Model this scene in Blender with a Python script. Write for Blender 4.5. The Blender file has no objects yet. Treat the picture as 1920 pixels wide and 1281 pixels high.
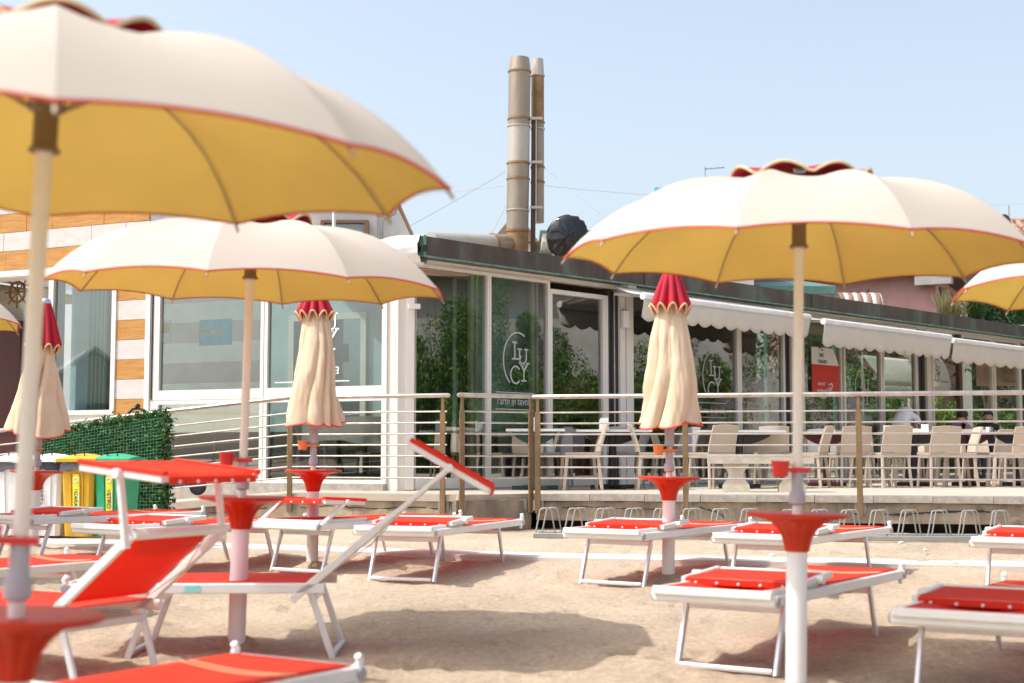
import bpy, bmesh, math, random
from mathutils import Vector, Matrix, noise
random.seed(7)
D2R = math.radians
scene = bpy.context.scene
col = scene.collection

# ---------------------------------------------------------------- camera
F = 2667.0                      # focal length in photo pixels (1920 wide) = 50 mm
EYE = 1.27
PITCH = math.atan((855.0 - 640.5) / F)
cam_d = bpy.data.cameras.new('camera')
cam_d.lens = 50.0
cam_d.sensor_width = 36.0
cam_d.clip_end = 3000.0
cam_d.dof.use_dof = True
cam_d.dof.focus_distance = 16.0
cam_d.dof.aperture_fstop = 2.3
cam = bpy.data.objects.new('camera', cam_d)
col.objects.link(cam)
cam.location = (0, 0, EYE)
cam.rotation_euler = (math.pi / 2 + PITCH, 0, 0)
scene.camera = cam

# ---------------------------------------------------------------- sky + sun + exposure
SUN_EL = D2R(58)
SUN_AZ = (-0.975, -0.22)         # horizontal direction towards the sun
_l = math.hypot(*SUN_AZ); SUN_AZ = (SUN_AZ[0] / _l, SUN_AZ[1] / _l)
world = bpy.data.worlds.new('World')
scene.world = world
world.use_nodes = True
wn = world.node_tree
wn.nodes.clear()
sky = wn.nodes.new('ShaderNodeTexSky')
sky.sky_type = 'NISHITA'
sky.sun_disc = False
sky.sun_elevation = SUN_EL
sky.sun_rotation = math.atan2(SUN_AZ[0], SUN_AZ[1])
sky.altitude = 0
sky.air_density = 1.0
sky.dust_density = 4.0
sky.ozone_density = 0.9
bg = wn.nodes.new('ShaderNodeBackground')
bg.inputs['Strength'].default_value = 0.15
wo = wn.nodes.new('ShaderNodeOutputWorld')
hs = wn.nodes.new('ShaderNodeHueSaturation')
hs.inputs['Saturation'].default_value = 0.64
hs.inputs['Hue'].default_value = 0.492
hs.inputs['Value'].default_value = 0.86
wn.links.new(sky.outputs[0], hs.inputs['Color'])
wn.links.new(hs.outputs[0], bg.inputs[0])
wn.links.new(bg.outputs[0], wo.inputs[0])
sun_d = bpy.data.lights.new('sun', 'SUN')
sun_d.energy = 2.0
sun_d.angle = D2R(0.53)
sun_d.color = (1.0, 0.955, 0.88)
sun = bpy.data.objects.new('sun', sun_d)
col.objects.link(sun)
sdir = Vector((SUN_AZ[0] * math.cos(SUN_EL), SUN_AZ[1] * math.cos(SUN_EL), math.sin(SUN_EL)))
sun.rotation_euler = sdir.to_track_quat('Z', 'Y').to_euler()
sun.location = (-20, -5, 30)
scene.view_settings.view_transform = 'Standard'
scene.view_settings.look = 'None'
scene.view_settings.gamma = 1.0
scene.view_settings.exposure = 1.05
scene.view_settings.use_curve_mapping = False
scene.render.engine = 'CYCLES'
scene.cycles.use_denoising = True
scene.cycles.max_bounces = 9
scene.cycles.transparent_max_bounces = 16
scene.cycles.diffuse_bounces = 4
scene.cycles.glossy_bounces = 4
scene.cycles.transmission_bounces = 6
scene.cycles.caustics_reflective = False
scene.cycles.caustics_refractive = False

# ---------------------------------------------------------------- photo helpers
_cp, _sp = math.cos(PITCH), math.sin(PITCH)
def ray(px, py):
    u = (px - 960.0) / F; v = (640.5 - py) / F
    return Vector((u, _cp - v * _sp, _sp + v * _cp))
def at(px, py, Y):
    d = ray(px, py)
    return Vector((0, 0, EYE)) + d * (Y / d.y)
def atz(px, py, z):
    d = ray(px, py)
    return Vector((0, 0, EYE)) + d * ((z - EYE) / d.z)
SLOPE = 0.035
def gz(y):
    return SLOPE * y - 0.03 if y < 14.0 else 0.46
def ground(px, py):
    d = ray(px, py)
    s = EYE / (SLOPE * d.y - d.z)
    return Vector((0, 0, EYE)) + d * s
class Frame:
    """a vertical facade plane: x runs along it to the right, y into the building"""
    def __init__(s, org, ang):
        s.o = Vector((org[0], org[1], 0)); s.a = ang
        s.u = Vector((math.cos(ang), math.sin(ang), 0)); s.n = Vector((-math.sin(ang), math.cos(ang), 0))
    def hit(s, px, py, off=0.0):
        d = ray(px, py); o = s.o + s.n * off
        k = (o - Vector((0, 0, EYE))).dot(s.n) / d.dot(s.n)
        p = Vector((0, 0, EYE)) + d * k
        return (p - s.o).dot(s.u), p.z
    def x(s, px, off=0.0): return s.hit(px, 700, off)[0]
    def z(s, px, py, off=0.0): return s.hit(px, py, off)[1]
    def w(s, x, y, z): return s.o + s.u * x + s.n * y + Vector((0, 0, z))

# ---------------------------------------------------------------- materials
MATS = {}
def _pr(name):
    m = bpy.data.materials.new(name); m.use_nodes = True
    nt = m.node_tree
    return m, nt, nt.nodes['Principled BSDF'], nt.nodes['Material Output']
def mat(name, c, rough=0.6, metal=0.0, var=0.12, scale=3.0, bump=0.0, bscale=60.0, c2=None, spec=0.5, stretch=None, trans=0.0, coat=0.0, tcol=None):
    m, nt, p, out = _pr(name)
    N, L = nt.nodes, nt.links
    tc = N.new('ShaderNodeTexCoord')
    src = tc.outputs['Object']
    if stretch:
        mp = N.new('ShaderNodeMapping'); mp.inputs['Scale'].default_value = stretch
        L.new(src, mp.inputs[0]); src = mp.outputs[0]
    nz = N.new('ShaderNodeTexNoise'); nz.inputs['Scale'].default_value = scale; nz.inputs['Detail'].default_value = 6
    nz.inputs['Roughness'].default_value = 0.6
    L.new(src, nz.inputs['Vector'])
    rp = N.new('ShaderNodeValToRGB')
    c2 = c2 or tuple(max(0, k * (1 - var * 1.6)) for k in c)
    rp.color_ramp.elements[0].position = 0.3; rp.color_ramp.elements[0].color = (*c2, 1)
    rp.color_ramp.elements[1].position = 0.68; rp.color_ramp.elements[1].color = (*c, 1)
    L.new(nz.outputs['Fac'], rp.inputs[0])
    L.new(rp.outputs[0], p.inputs['Base Color'])
    p.inputs['Roughness'].default_value = rough
    p.inputs['Metallic'].default_value = metal
    p.inputs['Specular IOR Level'].default_value = spec
    p.inputs['Coat Weight'].default_value = coat
    if bump > 0:
        n2 = N.new('ShaderNodeTexNoise'); n2.inputs['Scale'].default_value = bscale; n2.inputs['Detail'].default_value = 5
        L.new(src, n2.inputs['Vector'])
        b = N.new('ShaderNodeBump'); b.inputs['Strength'].default_value = bump; b.inputs['Distance'].default_value = 0.01
        L.new(n2.outputs['Fac'], b.inputs['Height']); L.new(b.outputs[0], p.inputs['Normal'])
    if trans > 0:
        t = N.new('ShaderNodeBsdfTranslucent'); mx = N.new('ShaderNodeMixShader'); mx.inputs[0].default_value = trans
        if tcol: t.inputs[0].default_value = (*tcol, 1)
        else: L.new(rp.outputs[0], t.inputs[0])
        L.new(p.outputs[0], mx.inputs[1]); L.new(t.outputs[0], mx.inputs[2]); L.new(mx.outputs[0], out.inputs[0])
    MATS[name] = m
    return m
def glass(name, tint, refl, edge=0.9):
    m, nt, p, out = _pr(name); N, L = nt.nodes, nt.links
    N.remove(p)
    tr = N.new('ShaderNodeBsdfTransparent'); tr.inputs[0].default_value = (*tint, 1)
    gl = N.new('ShaderNodeBsdfGlossy'); gl.inputs['Roughness'].default_value = 0.0; gl.inputs[0].default_value = (0.95, 0.97, 0.97, 1)
    fr = N.new('ShaderNodeFresnel'); fr.inputs[0].default_value = 1.5
    ma = N.new('ShaderNodeMath'); ma.operation = 'MULTIPLY_ADD'; ma.inputs[1].default_value = edge; ma.inputs[2].default_value = refl
    ma.use_clamp = True
    mx = N.new('ShaderNodeMixShader')
    L.new(fr.outputs[0], ma.inputs[0]); L.new(ma.outputs[0], mx.inputs[0])
    L.new(tr.outputs[0], mx.inputs[1]); L.new(gl.outputs[0], mx.inputs[2]); L.new(mx.outputs[0], out.inputs[0])
    MATS[name] = m; return m

mat('canopy_cream', (0.67, 0.632, 0.585), 0.85, var=0.03, scale=2, bump=0.05, bscale=400, trans=0.38, spec=0.2)
mat('canopy_yellow', (0.84, 0.66, 0.19), 0.9, var=0.05, scale=3, bump=0.05, bscale=400, trans=0.5, spec=0.15)
mat('trim_red', (0.68, 0.08, 0.05), 0.7, var=0.1)
mat('cap_red', (0.52, 0.008, 0.035), 0.75, var=0.12, bump=0.06, bscale=300, trans=0.15)
mat('piping_tan', (0.66, 0.48, 0.27), 0.8)
mat('cloth_beige', (0.74, 0.61, 0.44), 0.9, var=0.08, scale=4, bump=0.55, bscale=16, stretch=(1, 1, .4), trans=0.1, spec=0.15)
mat('rib_grey', (0.42, 0.32, 0.20), 0.55, 0.1)
mat('collar_brown', (0.22, 0.15, 0.09), 0.5)
mat('pole_white', (0.80, 0.77, 0.72), 0.4, 0.0, var=0.05)
mat('plastic_grey', (0.46, 0.46, 0.52), 0.5)
mat('tube_white', (0.82, 0.81, 0.80), 0.4, var=0.04)
mat('tray_red', (0.56, 0.035, 0.008), 0.42, var=0.12, scale=6, spec=0.3)
mat('cup_red', (0.70, 0.03, 0.03), 0.35, var=0.08)
mat('cup_orange', (0.80, 0.27, 0.07), 0.4, var=0.08)
mat('finial_metal', (0.6, 0.66, 0.8), 0.25, 0.9)
mat('sling_red', (0.84, 0.06, 0.026), 0.65, var=0.06, scale=3, bump=0.25, bscale=260, trans=0.35, tcol=(0.95, 0.035, 0.008), spec=0.3)
mat('sling_crimson', (0.52, 0.012, 0.03), 0.65, var=0.06, scale=5, bump=0.12, bscale=500, trans=0.3, tcol=(0.7, 0.02, 0.03), spec=0.3)
mat('frame_white', (0.82, 0.81, 0.79), 0.38, 0.0, var=0.05, scale=8)
mat('alloy', (0.78, 0.80, 0.83), 0.38, 0.55, var=0.08, scale=10)
mat('cap_grey', (0.42, 0.42, 0.45), 0.6)
mat('sticker_cyan', (0.30, 0.78, 0.75), 0.5, var=0.05)
mat('rivet', (0.85, 0.82, 0.80), 0.35)
mat('rope', (0.75, 0.66, 0.5), 0.9)
mat('ink_black', (0.03, 0.03, 0.035), 0.6)
mat('steel', (0.66, 0.62, 0.60), 0.30, 0.85, var=0.15, scale=9, c2=(0.48, 0.38, 0.30))
mat('post_bronze', (0.30, 0.20, 0.11), 0.45, 0.55, var=0.25, scale=6, c2=(0.20, 0.13, 0.07))
mat('galv', (0.42, 0.42, 0.40), 0.45, 0.5, var=0.2)
mat('window_white', (0.80, 0.76, 0.70), 0.4, 0.0, var=0.04, scale=2)
mat('rubber', (0.025, 0.025, 0.028), 0.7)
mat('dark_gap', (0.03, 0.028, 0.035), 0.7)
mat('aluminium_strip', (0.7, 0.68, 0.64), 0.35, 0.4)
mat('travertine', (0.63, 0.59, 0.565), 0.6, var=0.1, scale=5, bump=0.15, bscale=40, stretch=(1, 1, 2.2))
mat('wood_plank', (0.56, 0.29, 0.075), 0.6, scale=2.5, c2=(0.36, 0.16, 0.035), bump=0.2, bscale=30, stretch=(1.2, 1.2, 14))
mat('plaster_white', (0.78, 0.77, 0.75), 0.85, var=0.08, bump=0.1)
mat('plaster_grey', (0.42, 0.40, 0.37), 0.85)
mat('plaster_pink', (0.62, 0.33, 0.30), 0.9, var=0.12, scale=2, bump=0.2, bscale=20)
mat('maroon', (0.07, 0.012, 0.01), 0.6)
mat('terracotta', (0.46, 0.20, 0.10), 0.85, var=0.5, scale=1.6, c2=(0.30, 0.19, 0.13), bump=0.2)
mat('terracotta_pale', (0.50, 0.34, 0.22), 0.85, var=0.4, scale=1.6, bump=0.2)
mat('eave_dark', (0.12, 0.10, 0.09), 0.8)
mat('green_metal', (0.13, 0.27, 0.23), 0.5, 0.2, var=0.2)
mat('patina', (0.18, 0.36, 0.29), 0.6, var=0.3, scale=6, c2=(0.08, 0.13, 0.10))
mat('flue_steel', (0.36, 0.315, 0.26), 0.42, 0.5, var=0.2, scale=2.2, c2=(0.30, 0.23, 0.16), stretch=(3, 3, 0.8))
mat('flue_bright', (0.44, 0.43, 0.395), 0.45, 0.4, var=0.15, scale=2.5, c2=(0.52, 0.47, 0.38), stretch=(3, 3, 0.8))
mat('flue_rust', (0.38, 0.24, 0.12), 0.6, 0.35, var=0.3, scale=4)
mat('bracket_brown', (0.11, 0.065, 0.04), 0.6)
mat('black_bag', (0.015, 0.015, 0.02), 0.18, var=0.1, bump=0.5, bscale=12)
mat('tarp_white', (0.85, 0.84, 0.83), 0.7, var=0.04)
mat('awning_cloth', (0.74, 0.69, 0.62), 0.9, var=0.05, scale=2, trans=0.15)
mat('awning_bar', (0.85, 0.84, 0.82), 0.4)
mat('stripe_brown', (0.27, 0.16, 0.11), 0.9)
mat('chair_plastic', (0.54, 0.45, 0.36), 0.45, var=0.05)
mat('chair_grey', (0.36, 0.34, 0.33), 0.45, var=0.05)  # the same chair plastic with its look in shade put into the colour
mat('table_top', (0.72, 0.74, 0.74), 0.35, var=0.05)
mat('table_green', (0.02, 0.07, 0.06), 0.45)
mat('table_black', (0.02, 0.02, 0.022), 0.45)
mat('table_maroon', (0.10, 0.015, 0.02), 0.45)
mat('tablecloth', (0.76, 0.74, 0.68), 0.9, var=0.05)
mat('stone_bench', (0.64, 0.58, 0.48), 0.85, var=0.2, scale=7, bump=0.4, bscale=50)
mat('bin_white', (0.78, 0.78, 0.80), 0.4, var=0.05)
mat('bin_yellow', (0.70, 0.41, 0.02), 0.45, var=0.14, scale=6)
mat('bin_green', (0.02, 0.40, 0.19), 0.45, var=0.14, scale=6)
mat('label_yellow', (0.80, 0.78, 0.05), 0.5, var=0.03)
mat('bag_grey', (0.10, 0.10, 0.11), 0.25, var=0.2, bump=0.6, bscale=25)
mat('bag_dark', (0.02, 0.02, 0.03), 0.25, bump=0.6, bscale=25)
mat('leaf_dark', (0.025, 0.085, 0.02), 0.55, var=0.5, scale=5, trans=0.25)
mat('leaf_mid', (0.06, 0.16, 0.03), 0.55, var=0.5, scale=5, trans=0.3)
mat('leaf_lime', (0.26, 0.44, 0.04), 0.55, var=0.4, scale=5, trans=0.35)
mat('leaf_fake', (0.08, 0.32, 0.08), 0.5, var=0.5, scale=9, trans=0.2)
mat('leaf_dry', (0.30, 0.20, 0.09), 0.8)
mat('net_green', (0.10, 0.38, 0.20), 0.5)
mat('grass_pale', (0.45, 0.42, 0.22), 0.8, var=0.3, trans=0.3)
mat('flower_red', (0.55, 0.02, 0.05), 0.7, trans=0.3)
mat('flower_pink', (0.75, 0.35, 0.42), 0.7, trans=0.3)
mat('bark', (0.14, 0.10, 0.07), 0.9, bump=0.4)
mat('scooter_black', (0.02, 0.022, 0.026), 0.45)
mat('scooter_grey', (0.09, 0.10, 0.12), 0.35)
mat('lamp_red', (0.6, 0.02, 0.02), 0.3)
mat('wheel_wood', (0.22, 0.10, 0.03), 0.5)
mat('decal_grey', (0.50, 0.50, 0.49), 0.7, var=0.03)
mat('decal_white', (0.82, 0.84, 0.84), 0.7, var=0.03)
mat('decal_navy', (0.03, 0.05, 0.12), 0.6, var=0.03)
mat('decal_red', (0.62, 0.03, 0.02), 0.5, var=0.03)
mat('decal_green', (0.02, 0.16, 0.10), 0.6)
mat('paper', (0.8, 0.79, 0.76), 0.8, var=0.03)
mat('paper_yellow', (0.70, 0.52, 0.12), 0.8)
mat('map_sea', (0.16, 0.60, 0.70), 0.6, c2=(0.10, 0.45, 0.60), scale=9)
mat('map_land', (0.22, 0.42, 0.30), 0.6, c2=(0.55, 0.60, 0.50), scale=14)
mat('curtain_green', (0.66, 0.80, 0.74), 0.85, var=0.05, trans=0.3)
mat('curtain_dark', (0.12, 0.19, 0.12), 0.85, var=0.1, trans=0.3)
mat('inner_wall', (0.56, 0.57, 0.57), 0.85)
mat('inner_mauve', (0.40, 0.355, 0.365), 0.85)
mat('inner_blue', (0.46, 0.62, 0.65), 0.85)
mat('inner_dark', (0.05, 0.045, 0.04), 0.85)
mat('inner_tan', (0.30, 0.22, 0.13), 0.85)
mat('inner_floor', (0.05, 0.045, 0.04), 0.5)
mat('tile_floor', (0.52, 0.45, 0.365), 0.7, var=0.15, scale=4, bump=0.15)
mat('kerb_pale', (0.47, 0.425, 0.375), 0.8, var=0.25, scale=9, bump=0.4, bscale=30)
mat('skin', (0.50, 0.28, 0.19), 0.55, var=0.05)
mat('shirt_white', (0.86, 0.86, 0.87), 0.85, var=0.05)
mat('shirt_dark', (0.025, 0.025, 0.03), 0.85)
mat('trousers', (0.05, 0.055, 0.08), 0.85)
mat('hair_dark', (0.018, 0.012, 0.010), 0.5, bump=0.4, bscale=90)
mat('hair_brown', (0.07, 0.04, 0.025), 0.5, bump=0.4, bscale=90)
mat('floral', (0.02, 0.20, 0.22), 0.85, scale=14, c2=(0.45, 0.02, 0.22))
mat('speaker_white', (0.8, 0.79, 0.77), 0.5)
mat('rock', (0.7, 0.68, 0.64), 0.9)
mat('path_white', (0.72, 0.68, 0.63), 0.8, var=0.08, scale=3, bump=0.2)
glass('pane_pale', (0.76, 0.90, 0.92), 0.13)
mat('sunshade_cloth', (0.86, 0.85, 0.78), 0.8, var=0.03, trans=0.6)
glass('pane_clear', (0.84, 0.90, 0.86), 0.06)
glass('pane_dark', (0.64, 0.74, 0.64), 0.24)

def sand_mat():
    m, nt, p, out = _pr('sand'); N, L = nt.nodes, nt.links
    tc = N.new('ShaderNodeTexCoord')
    n1 = N.new('ShaderNodeTexNoise'); n1.inputs['Scale'].default_value = 0.9; n1.inputs['Detail'].default_value = 8
    n2 = N.new('ShaderNodeTexNoise'); n2.inputs['Scale'].default_value = 26; n2.inputs['Detail'].default_value = 8; n2.inputs['Roughness'].default_value = 0.75
    vo = N.new('ShaderNodeTexVoronoi'); vo.inputs['Scale'].default_value = 130
    for n in (n1, n2, vo): L.new(tc.outputs['Object'], n.inputs['Vector'])
    r1 = N.new('ShaderNodeValToRGB')
    r1.color_ramp.elements[0].color = (0.55, 0.45, 0.34, 1); r1.color_ramp.elements[0].position = 0.3
    r1.color_ramp.elements[1].color = (0.73, 0.61, 0.47, 1); r1.color_ramp.elements[1].position = 0.7
    L.new(n1.outputs['Fac'], r1.inputs[0])
    r2 = N.new('ShaderNodeValToRGB')
    r2.color_ramp.elements[0].color = (0.55, 0.51, 0.48, 1); r2.color_ramp.elements[0].position = 0.34
    r2.color_ramp.elements[1].color = (1.08, 1.06, 1.04, 1); r2.color_ramp.elements[1].position = 0.66
    L.new(n2.outputs['Fac'], r2.inputs[0])
    mx = N.new('ShaderNodeMix'); mx.data_type = 'RGBA'; mx.blend_type = 'MULTIPLY'; mx.inputs[0].default_value = 0.75
    L.new(r1.outputs[0], mx.inputs[6]); L.new(r2.outputs[0], mx.inputs[7])
    L.new(mx.outputs[2], p.inputs['Base Color'])
    p.inputs['Roughness'].default_value = 0.95; p.inputs['Specular IOR Level'].default_value = 0.15
    b1 = N.new('ShaderNodeBump'); b1.inputs['Strength'].default_value = 0.9; b1.inputs['Distance'].default_value = 0.03
    b2 = N.new('ShaderNodeBump'); b2.inputs['Strength'].default_value = 0.6; b2.inputs['Distance'].default_value = 0.008
    L.new(n2.outputs['Fac'], b1.inputs['Height']); L.new(vo.outputs['Distance'], b2.inputs['Height'])
    L.new(b1.outputs[0], b2.inputs['Normal']); L.new(b2.outputs[0], p.inputs['Normal'])
    MATS['sand'] = m
sand_mat()
def concrete_mat(name, base, dirt, dirt_amt, vstreak):
    m, nt, p, out = _pr(name); N, L = nt.nodes, nt.links
    tc = N.new('ShaderNodeTexCoord')
    def nz(sc, stretch=None, det=8, ro=0.65):
        src = tc.outputs['Object']
        if stretch:
            mp = N.new('ShaderNodeMapping'); mp.inputs['Scale'].default_value = stretch
            L.new(src, mp.inputs[0]); src = mp.outputs[0]
        n = N.new('ShaderNodeTexNoise'); n.inputs['Scale'].default_value = sc; n.inputs['Detail'].default_value = det
        n.inputs['Roughness'].default_value = ro
        L.new(src, n.inputs['Vector']); return n
    a = nz(2.2); s = nz(5, (1, 1, 0.18)); g = nz(60, det=4)
    r = N.new('ShaderNodeValToRGB')
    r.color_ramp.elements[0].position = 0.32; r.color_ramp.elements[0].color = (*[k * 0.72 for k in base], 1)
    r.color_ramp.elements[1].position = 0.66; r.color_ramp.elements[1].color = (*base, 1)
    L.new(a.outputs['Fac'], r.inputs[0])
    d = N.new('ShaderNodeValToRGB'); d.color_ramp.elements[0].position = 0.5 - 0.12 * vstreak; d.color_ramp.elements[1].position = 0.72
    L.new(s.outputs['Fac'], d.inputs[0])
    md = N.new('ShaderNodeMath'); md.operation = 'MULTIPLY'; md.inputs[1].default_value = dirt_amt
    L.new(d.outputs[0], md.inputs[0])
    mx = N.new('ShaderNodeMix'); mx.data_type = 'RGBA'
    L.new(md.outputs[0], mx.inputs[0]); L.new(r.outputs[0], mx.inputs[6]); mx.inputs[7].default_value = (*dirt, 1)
    L.new(mx.outputs[2], p.inputs['Base Color'])
    p.inputs['Roughness'].default_value = 0.9; p.inputs['Specular IOR Level'].default_value = 0.2
    b = N.new('ShaderNodeBump'); b.inputs['Strength'].default_value = 0.7; b.inputs['Distance'].default_value = 0.02
    L.new(g.outputs['Fac'], b.inputs['Height']); L.new(b.outputs[0], p.inputs['Normal'])
    MATS[name] = m
concrete_mat('concrete_warm', (0.55, 0.45, 0.32), (0.13, 0.11, 0.09), 0.75, 0.7)
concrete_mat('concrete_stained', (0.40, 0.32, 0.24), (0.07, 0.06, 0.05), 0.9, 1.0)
concrete_mat('concrete_rough', (0.46, 0.375, 0.285), (0.14, 0.11, 0.085), 0.8, 0.7)
def fascia_mat():
    m, nt, p, out = _pr('fascia_copper'); N, L = nt.nodes, nt.links
    tc = N.new('ShaderNodeTexCoord')
    mp = N.new('ShaderNodeMapping'); mp.inputs['Scale'].default_value = (1, 1, 0.35); L.new(tc.outputs['Object'], mp.inputs[0])
    n = N.new('ShaderNodeTexNoise'); n.inputs['Scale'].default_value = 3.5; n.inputs['Detail'].default_value = 8; L.new(mp.outputs[0], n.inputs['Vector'])
    r = N.new('ShaderNodeValToRGB'); e = r.color_ramp.elements
    e[0].position = 0.30; e[0].color = (0.055, 0.042, 0.035, 1)
    e[1].position = 0.72; e[1].color = (0.11, 0.15, 0.125, 1)
    k = e.new(0.52); k.color = (0.085, 0.068, 0.055, 1)
    L.new(n.outputs['Fac'], r.inputs[0]); L.new(r.outputs[0], p.inputs['Base Color'])
    p.inputs['Roughness'].default_value = 0.5; p.inputs['Metallic'].default_value = 0.25
    MATS['fascia_copper'] = m
fascia_mat()

# ---------------------------------------------------------------- mesh helpers
class M:
    def __init__(s): s.v = []; s.f = []; s.m = []
    def add(s, vs, fs, mi=0):
        b = len(s.v); s.v += [tuple(v) for v in vs]
        s.f += [tuple(b + i for i in f) for f in fs]; s.m += [mi] * len(fs)
    def box(s, c, d, mi=0, R=None, ch=0.0):
        hx, hy, hz = d[0] / 2, d[1] / 2, d[2] / 2
        vs = [Vector((x, y, z)) for x in (-hx, hx) for y in (-hy, hy) for z in (-hz, hz)]
        if R is not None: vs = [R @ v for v in vs]
        c = Vector(c)
        s.add([c + v for v in vs], [(0, 1, 3, 2), (4, 6, 7, 5), (0, 4, 5, 1), (2, 3, 7, 6), (0, 2, 6, 4), (1, 5, 7, 3)], mi)
    def beam(s, p0, p1, w, h, mi=0, up=(0, 0, 1), ch=0.18):
        p0, p1 = Vector(p0), Vector(p1); d = (p1 - p0).normalized(); up = Vector(up)
        if abs(d.dot(up)) > 0.99: up = Vector((0, 1, 0)) if abs(d.y) < 0.9 else Vector((1, 0, 0))
        sd = d.cross(up).normalized(); u2 = sd.cross(d).normalized()
        a, b = w / 2, h / 2; c = min(w, h) * ch
        pr = [(a - c, -b), (a, -b + c), (a, b - c), (a - c, b), (-a + c, b), (-a, b - c), (-a, -b + c), (-a + c, -b)]
        vs = [p + sd * x + u2 * y for p in (p0, p1) for x, y in pr]
        n = 8
        fs = [(i, (i + 1) % n, n + (i + 1) % n, n + i) for i in range(n)] + [tuple(range(n - 1, -1, -1)), tuple(range(n, 2 * n))]
        s.add(vs, fs, mi)
    def tube(s, path, r, seg=8, mi=0, closed=False, cap=True):
        pts = [Vector(p) for p in path]; n = len(pts); rings = []
        rr = r if isinstance(r, (list, tuple)) else [r] * n
        prev = None
        for i, p in enumerate(pts):
            a = pts[(i - 1) % n] if (closed or i > 0) else p
            b = pts[(i + 1) % n] if (closed or i < n - 1) else p
            t = (b - a).normalized()
            ref = prev if prev is not None else (Vector((0, 0, 1)) if abs(t.z) < 0.9 else Vector((1, 0, 0)))
            x = (ref - t * ref.dot(t))
            if x.length < 1e-6: x = t.orthogonal()
            x.normalize(); y = t.cross(x); prev = x
            rings.append([p + (x * math.cos(2 * math.pi * k / seg) + y * math.sin(2 * math.pi * k / seg)) * rr[i] for k in range(seg)])
        vs = [v for R in rings for v in R]; fs = []
        for i in range(n if closed else n - 1):
            j = (i + 1) % n
            for k in range(seg):
                k2 = (k + 1) % seg
                fs.append((i * seg + k, i * seg + k2, j * seg + k2, j * seg + k))
        if cap and not closed:
            fs.append(tuple(range(seg - 1, -1, -1))); fs.append(tuple((n - 1) * seg + k for k in range(seg)))
        s.add(vs, fs, mi)
    def lathe(s, prof, seg=20, mi=0, c=(0, 0, 0), rad=None, caps=True):
        """prof: (r, z) from bottom to top; rad(angle, k) scales the radius"""
        c = Vector(c); vs = []; fs = []; n = len(prof)
        for k, (r, z) in enumerate(prof):
            for i in range(seg):
                a = 2 * math.pi * i / seg
                q = r * (rad(a, k) if rad else 1)
                vs.append(c + Vector((q * math.cos(a), q * math.sin(a), z)))
        for k in range(n - 1):
            for i in range(seg):
                j = (i + 1) % seg
                fs.append((k * seg + i, k * seg + j, (k + 1) * seg + j, (k + 1) * seg + i))
        if caps:
            if prof[0][0] > 1e-5: fs.append(tuple(range(seg - 1, -1, -1)))
            if prof[-1][0] > 1e-5: fs.append(tuple((n - 1) * seg + i for i in range(seg)))
        s.add(vs, fs, mi)
    def grid(s, fn, nu, nv, mi=0, flip=False):
        vs = [fn(i / nu, j / nv) for j in range(nv + 1) for i in range(nu + 1)]
        w = nu + 1; fs = []
        for j in range(nv):
            for i in range(nu):
                q = (j * w + i, j * w + i + 1, (j + 1) * w + i + 1, (j + 1) * w + i)
                fs.append(q[::-1] if flip else q)
        s.add(vs, fs, mi)
    def slab(s, fn, nu, nv, th, mi=0):
        """a closed thin sheet: fn(u,v) -> (point, normal)"""
        T = [[None] * (nu + 1) for _ in range(nv + 1)]; vs = []
        for j in range(nv + 1):
            for i in range(nu + 1):
                p, n = fn(i / nu, j / nv); vs.append(Vector(p) + Vector(n) * th / 2)
        for j in range(nv + 1):
            for i in range(nu + 1):
                p, n = fn(i / nu, j / nv); vs.append(Vector(p) - Vector(n) * th / 2)
        w = nu + 1; o = w * (nv + 1); fs = []
        for j in range(nv):
            for i in range(nu):
                a, b, c, d = j * w + i, j * w + i + 1, (j + 1) * w + i + 1, (j + 1) * w + i
                fs += [(a, b, c, d), (o + d, o + c, o + b, o + a)]
        rim = [i for i in range(w)] + [j * w + nu for j in range(1, nv + 1)] + [nv * w + i for i in range(nu - 1, -1, -1)] + [j * w for j in range(nv - 1, 0, -1)]
        for k in range(len(rim)):
            a, b = rim[k], rim[(k + 1) % len(rim)]
            fs.append((b, a, o + a, o + b))
        s.add(vs, fs, mi)
    def prism(s, poly, z0, z1, mi=0):
        """polygon (x, y) anticlockwise, z0 < z1"""
        n = len(poly)
        vs = [(x, y, z0) for x, y in poly] + [(x, y, z1) for x, y in poly]
        fs = [(i, (i + 1) % n, n + (i + 1) % n, n + i) for i in range(n)] + [tuple(range(n - 1, -1, -1)), tuple(range(n, 2 * n))]
        s.add(vs, fs, mi)
    def ball(s, c, r, seg=10, rings=6, mi=0, sc=(1, 1, 1)):
        c = Vector(c); vs = [c + Vector((0, 0, -r * sc[2]))]; fs = []
        for k in range(1, rings):
            th = math.pi * k / rings
            for i in range(seg):
                a = 2 * math.pi * i / seg
                vs.append(c + Vector((r * math.sin(th) * math.cos(a) * sc[0], r * math.sin(th) * math.sin(a) * sc[1], -r * math.cos(th) * sc[2])))
        vs.append(c + Vector((0, 0, r * sc[2]))); top = len(vs) - 1
        for i in range(seg): fs.append((0, 1 + (i + 1) % seg, 1 + i))
        for k in range(rings - 2):
            for i in range(seg):
                j = (i + 1) % seg; b = 1 + k * seg
                fs.append((b + i, b + j, b + seg + j, b + seg + i))
        b = 1 + (rings - 2) * seg
        for i in range(seg): fs.append((top, b + i, b + (i + 1) % seg))
        s.add(vs, fs, mi)
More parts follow.
